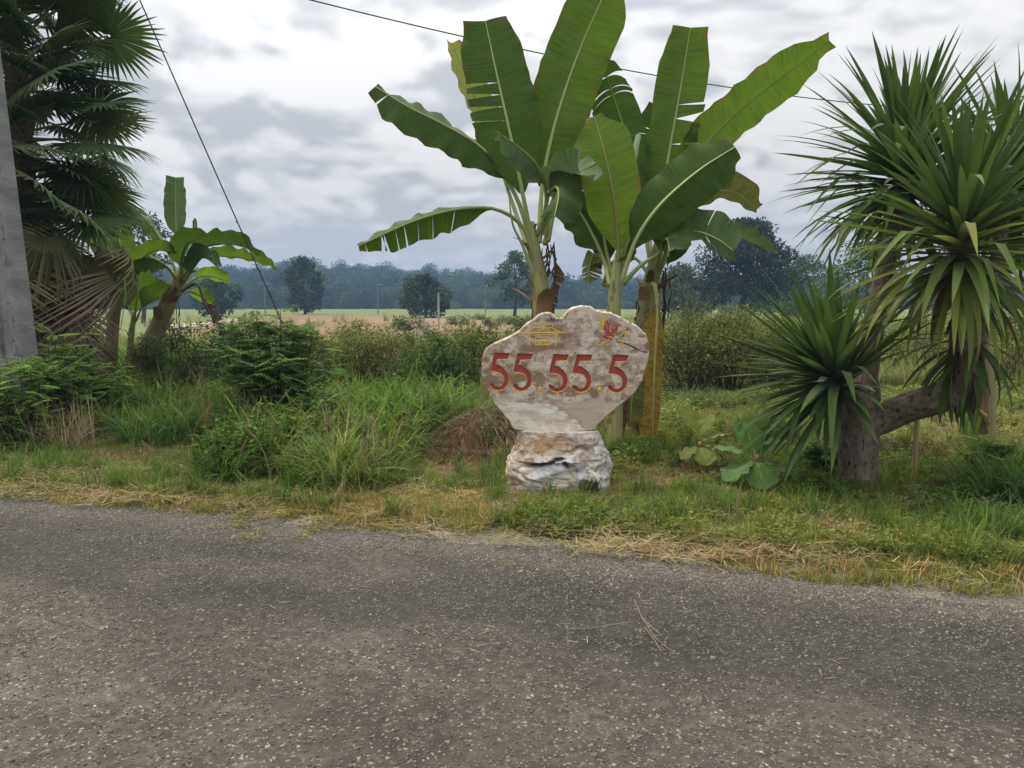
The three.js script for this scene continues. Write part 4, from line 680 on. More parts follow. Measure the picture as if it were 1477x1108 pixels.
// ---------------------------------------------------------------- concrete pole, its guy wire and the overhead wire
const concrete = stdMat({ map: tex(512, 512, (u, v) => { const f = pfbm(u, v, 5, 81, 5), d = sstep(0.6, 0.75, pfbm(u, v * 0.3, 9, 85, 4)), pit = sstep(0.90, 0.96, pn(u * 70, v * 70, 70, 88)), m = 0.205 + 0.2 * (f - 0.5) - 0.10 * d; return mixc([m, m * 0.985, m * 0.95], [0.1, 0.1, 0.1], pit); }, { repeat: [1, 1] }), bumpMap: tex(256, 256, (u, v) => { const s = pfbm(u, v, 20, 92, 4); return [s, s, s]; }, { srgb: false, repeat: [2, 2] }), bumpScale: 0.006, roughness: 0.95 });
let poleTop, poleAt;
function concretePole(name, label, group, foot, top, w0, w1) {
  const t = thing(name, label, 'utility pole', foot, group), g = new GB(foot), n = 12, prof = [];
  // square section with chamfers and a shallow channel down the face
  const c = 0.42, ch = [[-0.5, -c], [-c, -0.5], [-0.16, -0.5], [-0.12, -0.44], [0.12, -0.44], [0.16, -0.5], [c, -0.5], [0.5, -c], [0.5, c], [c, 0.5], [-c, 0.5], [-0.5, c]];
  const rows = []; for (let k = 0; k <= n; k++) { const p = foot.clone().add(V(0, -0.2, 0)).lerp(top, k / n), w = lerp(w0, w1, k / n), row = []; ch.forEach(([x, z], q) => row.push(g.v(p.clone().add(V(x * w, 0, -z * w)), q * 0.06, p.y))); rows.push(row); }
  const M = ch.length; for (let k = 0; k < n; k++) for (let q = 0; q < M; q++) { const a = rows[k][q], b = rows[k][(q + 1) % M], c2 = rows[k + 1][(q + 1) % M], d = rows[k + 1][q]; g.q(a, b, c2, d); }
  const cc = g.v(top.clone().add(V(0, 0.02, 0)), 0, 0); for (let q = 0; q < M; q++) g.t(rows[n][q], rows[n][(q + 1) % M], cc);
  const gg = g.geo().toNonIndexed(); gg.computeVertexNormals(); mesh('shaft', gg, concrete, t); return t;
}
{
  const p1 = at(25, 500, 8.6), d2 = dirOf(-17, 140), p2 = EYE.clone().addScaledVector(d2, p1.z / d2.z), ax = p2.clone().sub(p1).divideScalar(p2.y - p1.y), foot = p1.clone().addScaledVector(ax, -p1.y), top = p1.clone().addScaledVector(ax, 10.0 - p1.y); foot.y = 0;
  poleTop = top; poleAt = y => p1.clone().addScaledVector(ax, y - p1.y);
  const pole = concretePole('utility_pole', 'weathered grey concrete pole beside the fan palm', 'utility_pole', foot, top, 0.32, 0.17); delete pole.userData.group;
  const hole = new GB(foot); for (const [dx, y] of [[-0.07, 1.95], [0.05, 1.6], [0.06, 1.2], [-0.07, 1.5], [0.08, 2.3], [-0.02, 2.35], [0.05, 0.9], [0.02, 3.0]]) { const p = poleAt(y), w = lerp(0.32, 0.17, y / 10); hole.limb([p.clone().add(V(dx, 0, w * 0.5 - 0.05)), p.clone().add(V(dx, 0, w * 0.5 + 0.003))], [0.008, 0.008], 8, { col: [0.02, 0.02, 0.02] }); } mesh('bolt_hole', hole.geo(), sheathMat, pole);
  const bk = new GB(foot); const q = poleAt(5.68); bk.limb([q.clone().add(V(-0.02, 0, 0.08)), q.clone().add(V(0.14, 0, 0.14))], [0.025, 0.02], 8, { col: [0.2, 0.2, 0.2] }); bk.limb([q.clone().add(V(0.12, -0.05, 0.14)), q.clone().add(V(0.12, 0.07, 0.14))], [0.04, 0.035], 10, { col: [0.25, 0.24, 0.23] }); mesh('insulator', bk.geo(), sheathMat, pole);
  // the guy wire
  const anchor = gp(468, 604); anchor.y += 0.02; const gTop = poleAt(9.5).add(V(0.08, 0, 0.02)), gw = thing('guy_wire', 'taut dark guy wire slanting down to the feathery shrub', 'wire', anchor), wg = new GB(anchor), P = [], n = 60, r = rng(6);
  for (let k = 0; k <= n; k++) { const t = k / n; P.push(anchor.clone().lerp(gTop, t).add(V(0, -0.04 * Math.sin(Math.PI * t), 0))); }
  wg.limb(P, P.map(() => 0.0085), 6, { col: [0.045, 0.045, 0.045] }); mesh('strand', wg.geo(), sheathMat, gw);
  const vg = new GB(anchor); for (let k = 0; k < 90; k++) { const t = 0.02 + 0.36 * r() * r(), p = anchor.clone().lerp(gTop, t); p.y -= 0.04 * Math.sin(Math.PI * t); const d = rdir(r); leafFace(vg, p, d, rdir(r), 0.025 + 0.03 * r(), 0.015, vary([0.05, 0.07, 0.03], r)); } mesh('clinging_vine', vg.geo(), bushLeafMat, gw);
  // the overhead wire runs from this pole to the next one, out past the sword leaf plant
  const nf = at(1585, 470, 18); nf.y = 0; const nt = V(nf.x, 6.6, nf.z); concretePole('utility_pole', 'grey concrete pole beyond the sword leaf plant carrying the wire', null, nf, nt, 0.3, 0.17);
  const a = q.clone().add(V(0.14, 0.02, 0.14)), e = V(nf.x, 6.0, nf.z + 0.1), w = thing('overhead_wire', 'thin dark overhead wire crossing in front of the clouds', 'wire', a), og = new GB(a), Q = [];
  for (let k = 0; k <= 60; k++) { const t = k / 60, p = a.clone().lerp(e, t); p.y -= 4 * 0.75 * t * (1 - t); Q.push(p); }
  og.limb(Q, Q.map(() => 0.0085), 5, { col: [0.03, 0.03, 0.035] }); mesh('strand', og.geo(), sheathMat, w);
}
// far line of poles and a thin post in the field
{
  const pts = [[382, 106], [316, 104], [545, 112], [700, 118], [250, 102]];
  const tops = [];
  pts.forEach(([px, d], k) => {
    const f = far(px, d), t = thing('field_pole', 'thin grey power pole standing far across the field', 'utility pole', f, 'power poles along the far side of the field'), g = new GB(f), top = V(f.x, 4.6, f.z);
    g.limb([V(f.x, -0.2, f.z), top], [0.08, 0.06], 6, { col: [0.17, 0.165, 0.16] }); mesh('shaft', g.geo(), sheathMat, t);
    const c = new GB(f); c.limb([top.clone().add(V(-0.8, -0.3, 0)), top.clone().add(V(0.8, -0.3, 0))], [0.06, 0.06], 5, { col: [0.26, 0.25, 0.24] }); mesh('crossarm', c.geo(), sheathMat, t); tops.push(top.clone().add(V(0, -0.24, 0)));
  });
  tops.sort((a, b) => a.x - b.x);
  for (let k = 0; k + 1 < tops.length; k++) { const g = new GB(tops[k]), Q = []; for (let q = 0; q <= 12; q++) { const p = tops[k].clone().lerp(tops[k + 1], q / 12); p.y -= 0.8 * (q / 12) * (1 - q / 12); Q.push(p); } g.limb(Q, Q.map(() => 0.022), 4, { col: [0.1, 0.1, 0.11] }); const w = thing('field_wire', 'power wire strung between the far field poles', 'wire', tops[k], 'wires of the far power line'); mesh('strand', g.geo(), sheathMat, w); }
  const f = gp(633, 484); const t = thing('field_post', 'single thin grey post in front of the squat dark tree', 'post', f), g = new GB(f); g.limb([f.clone().add(V(0, -0.1, 0)), f.clone().add(V(0, 2.1, 0))], [0.05, 0.045], 8, { col: [0.36, 0.35, 0.33] }); mesh('shaft', g.geo(), sheathMat, t);
  const c = new GB(f); c.limb([f.clone().add(V(0, 2.08, 0)), f.clone().add(V(0, 2.16, 0))], [0.058, 0.03], 8, { col: [0.3, 0.3, 0.29] }); mesh('cap', c.geo(), sheathMat, t);
}
// ---------------------------------------------------------------- carved slab on its boulder
{
  const S0 = onGround(808, 722), K = S0.distanceTo(EYE) / F * 0.985, turn = 0.10;
  const cy2y = py => (722 - py) * K, cx2x = px => (px - 808) * K;
  const c4 = (x, y) => [cx2x(690 + x / 5.538), cy2y(430 + y / 5.538)];                 // read off an enlargement
  const front = 0.135, TH = 0.15;                                                     // slab's face stands this far ahead of its middle
  const slab = thing('carved_slab', 'pale marbled slab carved with red numerals, standing on a boulder', 'sign', V(S0.x, 0, S0.z - 0.30)); slab.rotation.y = -turn * 0.4;
  const outlinePx = [[25, 620], [20, 560], [33, 480], [62, 410], [130, 365], [230, 320], [320, 270], [380, 212], [440, 175], [490, 132], [540, 120], [592, 126], [640, 160], [665, 165], [700, 130], [745, 84], [800, 70], [850, 60], [905, 70], [945, 95], [1040, 115], [1130, 150], [1210, 185], [1290, 235], [1350, 300], [1385, 385], [1385, 440], [1366, 530], [1345, 610], [1322, 690], [1250, 790], [1150, 875], [1050, 960], [975, 1035], [900, 1085], [345, 1088], [250, 1010], [155, 900], [92, 810], [48, 710]];
  const raw = outlinePx.map(([x, y]) => { const [a, b] = c4(x, y); return new THREE.Vector2(a, b); });
  const smooth = new THREE.SplineCurve([...raw, raw[0]]).getPoints(300).slice(0, -1);
  const pts = smooth.map((p, k) => { const n = (fbm(p.x * 22, p.y * 22, 5, 4) - 0.5) * 0.017 * (p.y > 0.8 ? 1.6 : 0.6); return new THREE.Vector2(p.x + n, p.y + n * 0.8); });
  const ctr = pts.reduce((a, p) => a.add(p), new THREE.Vector2()).divideScalar(pts.length);
  const inset = (P, d) => P.map((p, k) => { const a = P[(k + P.length - 1) % P.length], b = P[(k + 1) % P.length], t = b.clone().sub(a).normalize(); return new THREE.Vector2(p.x - t.y * d, p.y + t.x * d); });
  const area = P => THREE.ShapeUtils.area(P); const ccw = P => area(P) < 0 ? P.slice().reverse() : P;
  const outer = ccw(pts), face = inset(outer, 0.014);
  // the numeral five, in enlargement pixels; repeated along the line
  const five = [[130, 446], [252, 450], [238, 496], [150, 500], [138, 538], [170, 548], [212, 580], [240, 624], [247, 668], [233, 712], [204, 742], [163, 754], [124, 745], [98, 720], [93, 702], [104, 692], [122, 702], [140, 720], [165, 727], [190, 716], [206, 690], [210, 660], [202, 634], [180, 613], [140, 601], [95, 596]];
  const offs = [[0, 0], [188, 4], [478, 10], [668, 12], [958, 14]];
  const fives = offs.map(([dx, dy]) => ccw(five.map(([x, y]) => { const [a, b] = c4(x + dx, y + dy); return new THREE.Vector2(a, b); })));
  for (let k = 0; k < fives.length; k++) fives[k] = inset(fives[k], -0.0045);
  const crackLine = [[1112, 352], [1150, 362], [1200, 372], [1250, 398], [1310, 428], [1362, 438]], crack = ccw([...crackLine.map(([x, y]) => new THREE.Vector2(...c4(x, y - 5))), ...crackLine.slice().reverse().map(([x, y]) => new THREE.Vector2(...c4(x, y + 5 + (x % 7))))]);
  const shape = new THREE.Shape(face); for (const f of fives) shape.holes.push(new THREE.Path(f.slice().reverse())); shape.holes.push(new THREE.Path(crack.slice().reverse()));
  const DEP = 0.022;
  const uvs = g => { const p = g.attributes.position, u = g.attributes.uv; for (let k = 0; k < p.count; k++) u.setXY(k, (p.getX(k) + 0.75) / 1.5, (p.getY(k) - 0.5) / 1.2); return g; };
  const x2c = x => (x / K + 808 - 690) * 5.538, y2c = y => (722 - y / K - 430) * 5.538;
  const slabCol = (u, v) => {
    const X = u * 1.5 - 0.75, Y = v * 1.2 + 0.5, cx = x2c(X), cy = y2c(Y), n = fbm(cx * 0.006, cy * 0.012, 3, 5), n2 = fbm(cx * 0.03, cy * 0.045, 8, 4), n3 = fbm(cx * 0.012 + n * 2, cy * 0.02 + n, 14, 5), st = fbm(cx * 0.004, cy * 0.09 + n * 4, 19, 4);
    const cream = [0.58, 0.48, 0.385], brown = [0.26, 0.16, 0.10], white = [0.80, 0.75, 0.66], pink = [0.66, 0.54, 0.44], grey = [0.50, 0.445, 0.38];
    let c = mixc(cream, grey, sstep(0.4, 0.65, n2));
    const band = (y0, y1, soft) => sstep(y0 - soft, y0 + soft, cy + (n - 0.5) * 160) * (1 - sstep(y1 - soft, y1 + soft, cy + (n - 0.5) * 160));
    let b = band(230, 430, 50) * (0.55 + 0.45 * sstep(600, 250, cx) + 0.35 * sstep(600, 800, cx) * sstep(1100, 900, cx)) + band(545 + 40 * Math.sin(cx * 0.004), 700, 35) * 0.75 + band(640, 740, 30) * 0.3 * sstep(800, 300, cx);
    const mot = fbm(cx * 0.022, cy * 0.03, 61, 5); c = mixc(c, brown, clamp(b * 1.25 * sstep(0.38, 0.56, n3 * 0.5 + mot * 0.5)) * 0.92); c = mixc(c, [0.45, 0.34, 0.25], 0.7 * sstep(0.48, 0.6, mot) * sstep(860, 780, cy));
    c = mixc(c, white, 0.6 * sstep(0.55, 0.72, fbm(cx * 0.009 + 40, cy * 0.02, 25, 4)) * band(430, 560, 30));
    const arc = 845 + 25 * Math.sin(cx * 0.02) * (n - 0.2) + Math.pow(Math.max(0, cx - 480) / 370, 2) * 225, below = cy - arc - (n2 - 0.5) * 110 - (n3 - 0.5) * 60;   // the pale heart at the foot and its dark rim
    c = mixc(c, mixc(brown, [0.44, 0.34, 0.25], n2), sstep(-62, -30, below) * (1 - sstep(-6, 8, below)) * sstep(250, 330, cx) * (0.6 + 0.4 * n3));
    const gr = sstep(640, 760, cx) * sstep(1080, 960, cx) * sstep(830, 870, cy); c = mixc(c, [0.46, 0.37, 0.28], gr * (0.45 + 0.5 * fbm((cx + cy) * 0.05, (cx - cy) * 0.006, 30, 3)));
    c = mixc(c, mixc(white, [0.60, 0.51, 0.41], sstep(0.35, 0.62, n3 * 0.6 + n2 * 0.4)), 0.9 * sstep(-6, 26, below) * sstep(900, 860, cx - (cy - 900) * 0.15));
    const ridge = sstep(640, 700, cx) * sstep(1000, 940, cx) * sstep(285, 215, cy + (n - .5) * 60); c = mixc(c, mixc(pink, [0.42, 0.31, 0.24], fbm((cx - cy * 0.6) * 0.05, (cx + cy) * 0.004, 33, 3) * 0.9), ridge);
    const dk = Math.exp(-(Math.pow((cx - 610) / 75, 2) + Math.pow((cy - 165) / 32, 2))); c = mixc(c, [0.06, 0.05, 0.045], clamp(dk * 1.6 * sstep(0.35, 0.55, n2)));
    const seam = Math.abs(cx - (745 - (cy - 80) * 0.62) - (n2 - .5) * 40); if (cy < 200 && cy > 70) c = mixc(c, [0.07, 0.06, 0.05], sstep(9, 3, seam) * 0.8);
    const far2 = sstep(1140, 1260, cx) * sstep(430, 330, cy); c = mixc(c, mixc([0.66, 0.54, 0.45], [0.5, 0.4, 0.33], fbm((cx + cy * .5) * 0.04, cy * 0.006, 35, 3)), far2);
    c = mixc(c, [0.08, 0.07, 0.06], sstep(14, 6, Math.hypot(cx - 1225, cy - 200)));
    const stain = sstep(0.47, 0.55, fbm(cx * 0.016, cy * 0.02, 48, 5)) * sstep(870, 800, cy); const zone = sstep(0.44, 0.6, fbm(cx * 0.0045 + 7, cy * 0.008, 70, 3)); c = mixc(c, [0.25, 0.16, 0.10], stain * (0.35 + 0.6 * zone)); const wash = sstep(0.52, 0.62, fbm(cx * 0.02 + 9, cy * 0.014, 52, 5)); c = mixc(c, [0.72, 0.66, 0.58], wash * 0.55 * (1 - zone) * sstep(880, 800, cy)); const speck = sstep(0.62, 0.70, fbm(cx * 0.07, cy * 0.07, 44, 3)) * 0.6 * sstep(900, 820, cy); c = mixc(c, [0.16, 0.10, 0.07], speck);
    return c.map(q => q * (0.86 + 0.28 * st));
  };
  const map = tex(1280, 1024, slabCol), bump = tex(512, 512, (u, v) => { const f = fbm(u * 9, v * 26, 3, 4) * 0.6 + fbm(u * 50, v * 50, 8, 3) * 0.4; return [f, f, f]; }, { srgb: false });
  const slabMat = stdMat({ map, bumpMap: bump, bumpScale: 0.008, roughness: 0.62 });
  const fg = uvs(new THREE.ExtrudeGeometry(shape, { depth: DEP, bevelEnabled: false, curveSegments: 4 })); fg.translate(0, 0, front - DEP); mesh('carved_face', fg, slabMat, slab);
  const bg = uvs(new THREE.ExtrudeGeometry(new THREE.Shape(outer), { depth: TH - 0.05, bevelEnabled: true, bevelThickness: 0.025, bevelSize: 0.02, bevelOffset: -0.02, bevelSegments: 4 })); bg.translate(0, 0, front - DEP - (TH - 0.05) - 0.025 - 0.002); mesh('slab', bg, slabMat, slab);
  const red = stdMat({ roughness: 0.5, vertexColors: false, color: new THREE.Color().setRGB(0.34, 0.055, 0.062), map: tex(128, 128, (u, v) => { const f = 0.72 + 0.5 * pfbm(u, v, 8, 3, 4); return [f, f, f]; }, { repeat: [6, 6] }) }), gold = stdMat({ roughness: 0.38, metalness: 0.0, color: new THREE.Color().setRGB(0.76, 0.52, 0.08) });
  fives.forEach((f, k) => {
    const inn = inset(f, 0.0055), fl = new THREE.ShapeGeometry(new THREE.Shape(inset(f, 0.004))); fl.translate(0, 0, front - DEP + 0.003); const num = mesh('numeral_five', fl, red, slab);
    const g = new GB(), n = f.length; for (let a = 0; a < n; a++) { const b = (a + 1) % n, z0 = front + 0.0006, z1 = front - DEP + 0.0035; const A = g.v(V(f[a].x, f[a].y, z0)), B = g.v(V(f[b].x, f[b].y, z0)), C = g.v(V(inn[b].x, inn[b].y, z1)), Dd = g.v(V(inn[a].x, inn[a].y, z1)); g.q(A, B, C, Dd); }
    mesh('gilt_edge', g.geo(), gold, num);
  });
  const bar = (g, x0, y0, x1, y1, w, z = front) => { const [a, b] = c4(x0, y0), [c, d] = c4(x1, y1), L = Math.hypot(c - a, d - b), s = new THREE.BoxGeometry(L + w * 0.6, w, 0.005); s.rotateZ(Math.atan2(d - b, c - a)); s.translate((a + c) / 2, (b + d) / 2, z + 0.0015); g.push(s); };
  for (const [sx, sy] of [[498, 735], [978, 735]]) {
    const sh = new THREE.Shape(); for (let k = 0; k < 10; k++) { const a = Math.PI / 2 + k * Math.PI / 5, rr = (k % 2 ? 10 : 25) / 5.538 * K, [x, y] = c4(sx, sy); k ? sh.lineTo(x + Math.cos(a) * rr, y + Math.sin(a) * rr) : sh.moveTo(x + Math.cos(a) * rr, y + Math.sin(a) * rr); }
    const s = new THREE.ExtrudeGeometry(sh, { depth: 0.004, bevelEnabled: true, bevelThickness: 0.003, bevelSize: 0.003, bevelSegments: 1 }); s.translate(0, 0, front - 0.001); const st = mesh('star', s, gold, slab);
    const rs = new THREE.ExtrudeGeometry(sh, { depth: 0.003, bevelEnabled: false }); rs.translate(-8 / 5.538 * K, 9 / 5.538 * K, front - 0.0015); mesh('red_star_backing', rs, red, st);
  }
  { const g = [], w = 0.0075; const B = (a, b, c, d, q = w) => bar(g, a, b, c, d, q);
    B(345, 283, 695, 281, 0.010); B(415, 290, 415, 388, 0.009); B(626, 288, 626, 386, 0.009); B(432, 214, 606, 214); B(432, 214, 446, 244); B(606, 214, 594, 244); B(440, 244, 600, 244); B(446, 244, 384, 278); B(594, 244, 662, 278); B(470, 246, 520, 232); B(520, 232, 575, 262); B(480, 266, 575, 240); B(508, 210, 520, 184, 0.011); B(536, 208, 522, 184, 0.011); B(455, 320, 576, 318); B(460, 320, 460, 378); B(572, 320, 572, 378); B(455, 380, 578, 379); B(460, 350, 572, 349, 0.010); for (let k = 0; k < 5; k++) B(478 + k * 19, 352, 478 + k * 19, 380, 0.008); B(430, 302, 612, 300, 0.005);
    const e = mesh('pavilion_emblem', mergeGeometries(g), gold, slab); e.userData.label = 'gold outline of a roofed pavilion'; }
  { const sh = new THREE.Shape([[1012, 192], [1034, 184], [1050, 206], [1050, 236], [1072, 240], [1080, 222], [1104, 214], [1120, 238], [1112, 270], [1088, 284], [1066, 284], [1086, 300], [1094, 322], [1058, 336], [1024, 326], [1000, 312], [1030, 296], [1024, 270], [1004, 248]].map(([x, y]) => new THREE.Vector2(...c4(x, y))));
    const s = new THREE.ExtrudeGeometry(sh, { depth: 0.004, bevelEnabled: true, bevelThickness: 0.002, bevelSize: 0.002, bevelSegments: 1 }); s.translate(0, 0, front - 0.001); const e = mesh('winged_figure_emblem', s, red, slab); e.userData.label = 'red winged figure with gold feathers';
    const g = [], B = (a, b, c, d, q = 0.0065) => bar(g, a, b, c, d, q, front + 0.002);
    for (let k = 0; k < 6; k++) B(1004 + k * 2, 250 - k * 12, 966 + k * 5, 232 - k * 17, 0.008); B(1030, 160, 975, 150); B(950, 388, 990, 378); B(990, 378, 1006, 392); B(990, 378, 1040, 350); B(1040, 350, 1050, 334); B(1110, 330, 1150, 300); B(1150, 300, 1176, 262); B(1176, 262, 1188, 240); B(1176, 262, 1150, 258); B(1176, 262, 1184, 330, 0.009); B(1184, 330, 1150, 372); B(1150, 372, 1164, 402); B(1130, 374, 1150, 372); B(1184, 300, 1222, 302); B(1060, 320, 1110, 330); B(1056, 240, 1066, 276); B(1020, 200, 1040, 250, 0.004); B(1076, 248, 1104, 232, 0.004); B(1030, 310, 1080, 318, 0.004);
    mesh('gold_feathers', mergeGeometries(g), gold, e); }
  // ---- the boulder
  const bo = thing('stone_boulder', 'marbled boulder with a dark crack carrying the carved slab', 'boulder', V(S0.x, 0, S0.z - 0.30));
  const c5 = (x, y) => [cx2x(720 + x / 8.2), cy2y(610 + y / 8.2)], topY = c5(0, 128)[1], g = new GB(), NT = 260, NY = 130, cen = c5(725, 0)[0];
  const hwAt = y => { const t = clamp(y / topY); return lerp(lerp(0.43, 0.435, sstep(0, 0.3, t)), 0.325, Math.pow(sstep(0.25, 1.02, t), 1.2)); };
  const poly = [[320, 522], [430, 508], [540, 490], [620, 470], [690, 425], [750, 430], [770, 470], [820, 522]].map(([x, y]) => c5(x, y)), poly2 = [[760, 420], [780, 360], [850, 350], [960, 300], [1040, 330], [1090, 390]].map(([x, y]) => c5(x, y)), poly3 = [[200, 590], [300, 640], [420, 690], [560, 740], [560, 800]].map(([x, y]) => c5(x, y)), poly4 = [[1000, 690], [1090, 740], [1160, 740], [1210, 700]].map(([x, y]) => c5(x, y));
  const dPoly = (x, y, P) => { let m = 9; for (let k = 0; k + 1 < P.length; k++) { const [ax, ay] = P[k], [bx, by] = P[k + 1], t = clamp(((x - ax) * (bx - ax) + (y - ay) * (by - ay)) / ((bx - ax) ** 2 + (by - ay) ** 2)); m = Math.min(m, Math.hypot(x - ax - t * (bx - ax), y - ay - t * (by - ay))); } return m; };
  const knot = c5(700, 815), rows = [];
  for (let j = 0; j <= NY; j++) {
    const row = [];
    for (let i = 0; i <= NT; i++) {
      const a = i / NT * 2 * Math.PI, capT = clamp((j - (NY - 14)) / 14), y = j <= NY - 14 ? lerp(-0.12, topY, j / (NY - 14)) : topY + 0.006, rin = 1 - capT, hw = hwAt(y), hd = hw * 0.68;
      const ca = Math.cos(a), sa = Math.sin(a), e = 0.62, ex = Math.sign(ca) * Math.pow(Math.abs(ca), e), ez = Math.sign(sa) * Math.pow(Math.abs(sa), e);
      let x = ex * hw, z = ez * hd; const nx = ex, nz = ez * 1.2, nl = Math.hypot(nx, nz);
      let d = (fbm3(x * 3 + 2, y * 3.2, z * 3, 4) - 0.5) * 0.09 + (fbm3(x * 11, y * 13, z * 11 + 4, 5) - 0.5) * 0.06, fr = sstep(0.0, 0.25, z) ;
      d += (1 - Math.abs(2 * fbm3(x * 5.5 + 1, y * 6.5, z * 5.5 + 9, 3) - 1) - 0.75) * 0.05 + (1 - Math.abs(2 * fbm3(x * 16 + 3, y * 19, z * 16, 3) - 1) - 0.75) * 0.018; const X = x + cen, w = fr * (1 + 0.6 * (noise(X * 60, y * 60, 4) - 0.5));
      const crk = dPoly(X, y + (noise(X * 40, 3, 2) - 0.5) * 0.01, poly); d -= fr * 0.10 * sstep(0.017, 0.004, crk) ; d += fr * 0.02 * sstep(0.10, 0.02, crk) * (y > poly[3][1] ? 1 : -0.8);
      for (const p of [poly2, poly3, poly4]) d -= w * 0.022 * sstep(0.022, 0.004, dPoly(X, y, p));
      const kr = Math.hypot(X - knot[0], y - knot[1]); d += fr * (0.035 * sstep(0.13, 0.04, kr) + 0.004 * Math.sin(kr * 160) * sstep(0.14, 0.06, kr));
      d += fr * 0.03 * Math.exp(-Math.pow((y - 0.27 - 0.08 * Math.sin((X) * 6)) / 0.05, 2));
      if (y > topY - 0.03) d *= sstep(topY + 0.01, topY - 0.05, y) * 0.7 + 0.3;
      x += nx / nl * d; z += nz / nl * d; x *= rin; z *= rin;
      // colour of the stone
      const n1 = fbm3(X * 5, y * 7, z * 5, 4), n2 = fbm3(X * 17, y * 22, z * 17, 4), n3 = fbm3(X * 34, y * 40, z * 34, 3);
      let c = mixc([0.60, 0.53, 0.45], [0.45, 0.36, 0.28], sstep(0.42, 0.6, n1)); c = mixc(c, [0.66, 0.61, 0.54], sstep(0.5, 0.62, n2)); c = mixc(c, [0.17, 0.13, 0.10], sstep(0.62, 0.70, fbm3(X * 50 + 7, y * 60, z * 50, 3)) * 0.8);
      const [ox, oy] = c5(520, 270), och = Math.exp(-(Math.pow((X - ox) / 0.21, 2) + Math.pow((y - oy) / 0.085, 2))); c = mixc(c, mixc([0.50, 0.30, 0.14], [0.30, 0.17, 0.09], n3), clamp(och * 1.3) * sstep(0.34, 0.56, n2 * 0.6 + n3 * 0.45));
      const blu = sstep(0.16, 0.06, Math.abs(kr - 0.17)) * (y > knot[1] - 0.02 ? 1 : 0.4); c = mixc(c, [0.58, 0.59, 0.62], blu * sstep(0.42, 0.56, n2) * 0.9);
      const [rx] = c5(1150, 0); c = mixc(c, [0.60, 0.60, 0.60], sstep(rx - 0.05, rx + 0.04, X) * sstep(0.4, 0.58, n2)); 
      if (kr < 0.085) c = mixc([0.60, 0.50, 0.38], [0.46, 0.37, 0.27], 0.5 + 0.5 * Math.sin(kr * 320 + n2 * 4)); else if (kr < 0.125) c = mixc([0.52, 0.46, 0.38], [0.36, 0.30, 0.24], 0.5 + 0.5 * Math.sin(kr * 260 + n2 * 5));
      if (crk < 0.006) c = mixc(c, [0.05, 0.04, 0.035], fr); const vein = sstep(0.004, 0.001, Math.abs(n2 - 0.5) * 0.12); c = mixc(c, [0.13, 0.12, 0.12], vein * 0.55 * sstep(0.45, 0.6, n1));
      const [lx, ly] = c5(170, 740); c = mixc(c, [0.36, 0.21, 0.14], 0.6 * Math.exp(-(Math.pow((X - lx) / 0.06, 2) + Math.pow((y - ly) / 0.06, 2))) * sstep(.35, .6, n3));
      row.push(g.v(V(x + cen, y, z), X, y, c.map(q => q * (0.6 + 0.8 * n3))));
    }
    rows.push(row);
  }
  for (let j = 0; j < NY; j++) for (let i = 0; i < NT; i++) g.q(rows[j][i], rows[j + 1][i], rows[j + 1][i + 1], rows[j][i + 1]);
  mesh('boulder', g.geo(), stdMat({ vertexColors: true, roughness: 0.75 }), bo);
}
// ---------------------------------------------------------------- grasses and weeds
const project = p => { const d = p.clone().sub(EYE), f = V(0, -Math.sin(pitch), -Math.cos(pitch)), u = V(0, Math.cos(pitch), -Math.sin(pitch)), z = d.dot(f); return [W / 2 + d.x / z * F, H / 2 - d.dot(u) / z * F, z]; };
function blade(g, p, az, len, w, lean, curve, col, segs = 3) {
  const dx = Math.cos(az), dz = Math.sin(az), sx = -dz, sz = dx; let a = lean, q = p.clone(), prev = null; const st = len / segs;
  for (let k = 0; k <= segs; k++) {
    const ww = w * (k === segs ? 0.08 : 1 - 0.55 * Math.pow(k / segs, 2)) / 2;
    const l = g.v(V(q.x + sx * ww, q.y, q.z + sz * ww), 0, k / segs, col), r = g.v(V(q.x - sx * ww, q.y, q.z - sz * ww), 1, k / segs, col);
    if (prev) g.q(prev[0], prev[1], r, l); prev = [l, r];
    q.add(V(dx * Math.sin(a) * st, Math.cos(a) * st, dz * Math.sin(a) * st)); a += curve / segs;
  }
}
function tuft(seed, n, len, w, rad, { lean = 0.5, curve = 1.0, dry = 0.1, segs = 3 } = {}) {
  const r = rng(seed), g = new GB();
  for (let k = 0; k < n; k++) { const a = r() * 6.283, q = Math.sqrt(r()) * rad, d = r() < dry; blade(g, V(Math.cos(a) * q, -0.01, Math.sin(a) * q), r() * 6.283, lerp(len[0], len[1], r()), lerp(w[0], w[1], r()), lean * r() * (0.4 + q / rad), curve * (0.3 + r()), d ? vary([1.9, 1.42, 1.7], r, 0.2) : vary([1, 1, 1], r, 0.3), segs); }
  return g.geo();
}
const grassMat = leafMat({ transmission: 0.42, clearcoat: 0, specularIntensity: 0.2 }), strawMat = leafMat({ transmission: 0.15, clearcoat: 0 });
const shortT = [0, 1, 2].map(k => tuft(600 + k, 30, [0.03, 0.095], [0.0025, 0.005], 0.06, { lean: 1.0, curve: 0.9, dry: 0.22 }));
const midT = [0, 1, 2].map(k => tuft(610 + k, 28, [0.12, 0.34], [0.005, 0.011], 0.08, { lean: 0.6, curve: 1.1, dry: 0.12 }));
const tallT = [0, 1, 2].map(k => tuft(620 + k, 24, [0.34, 0.88], [0.010, 0.022], 0.12, { lean: 0.5, curve: 1.9, dry: 0.07, segs: 6 }));
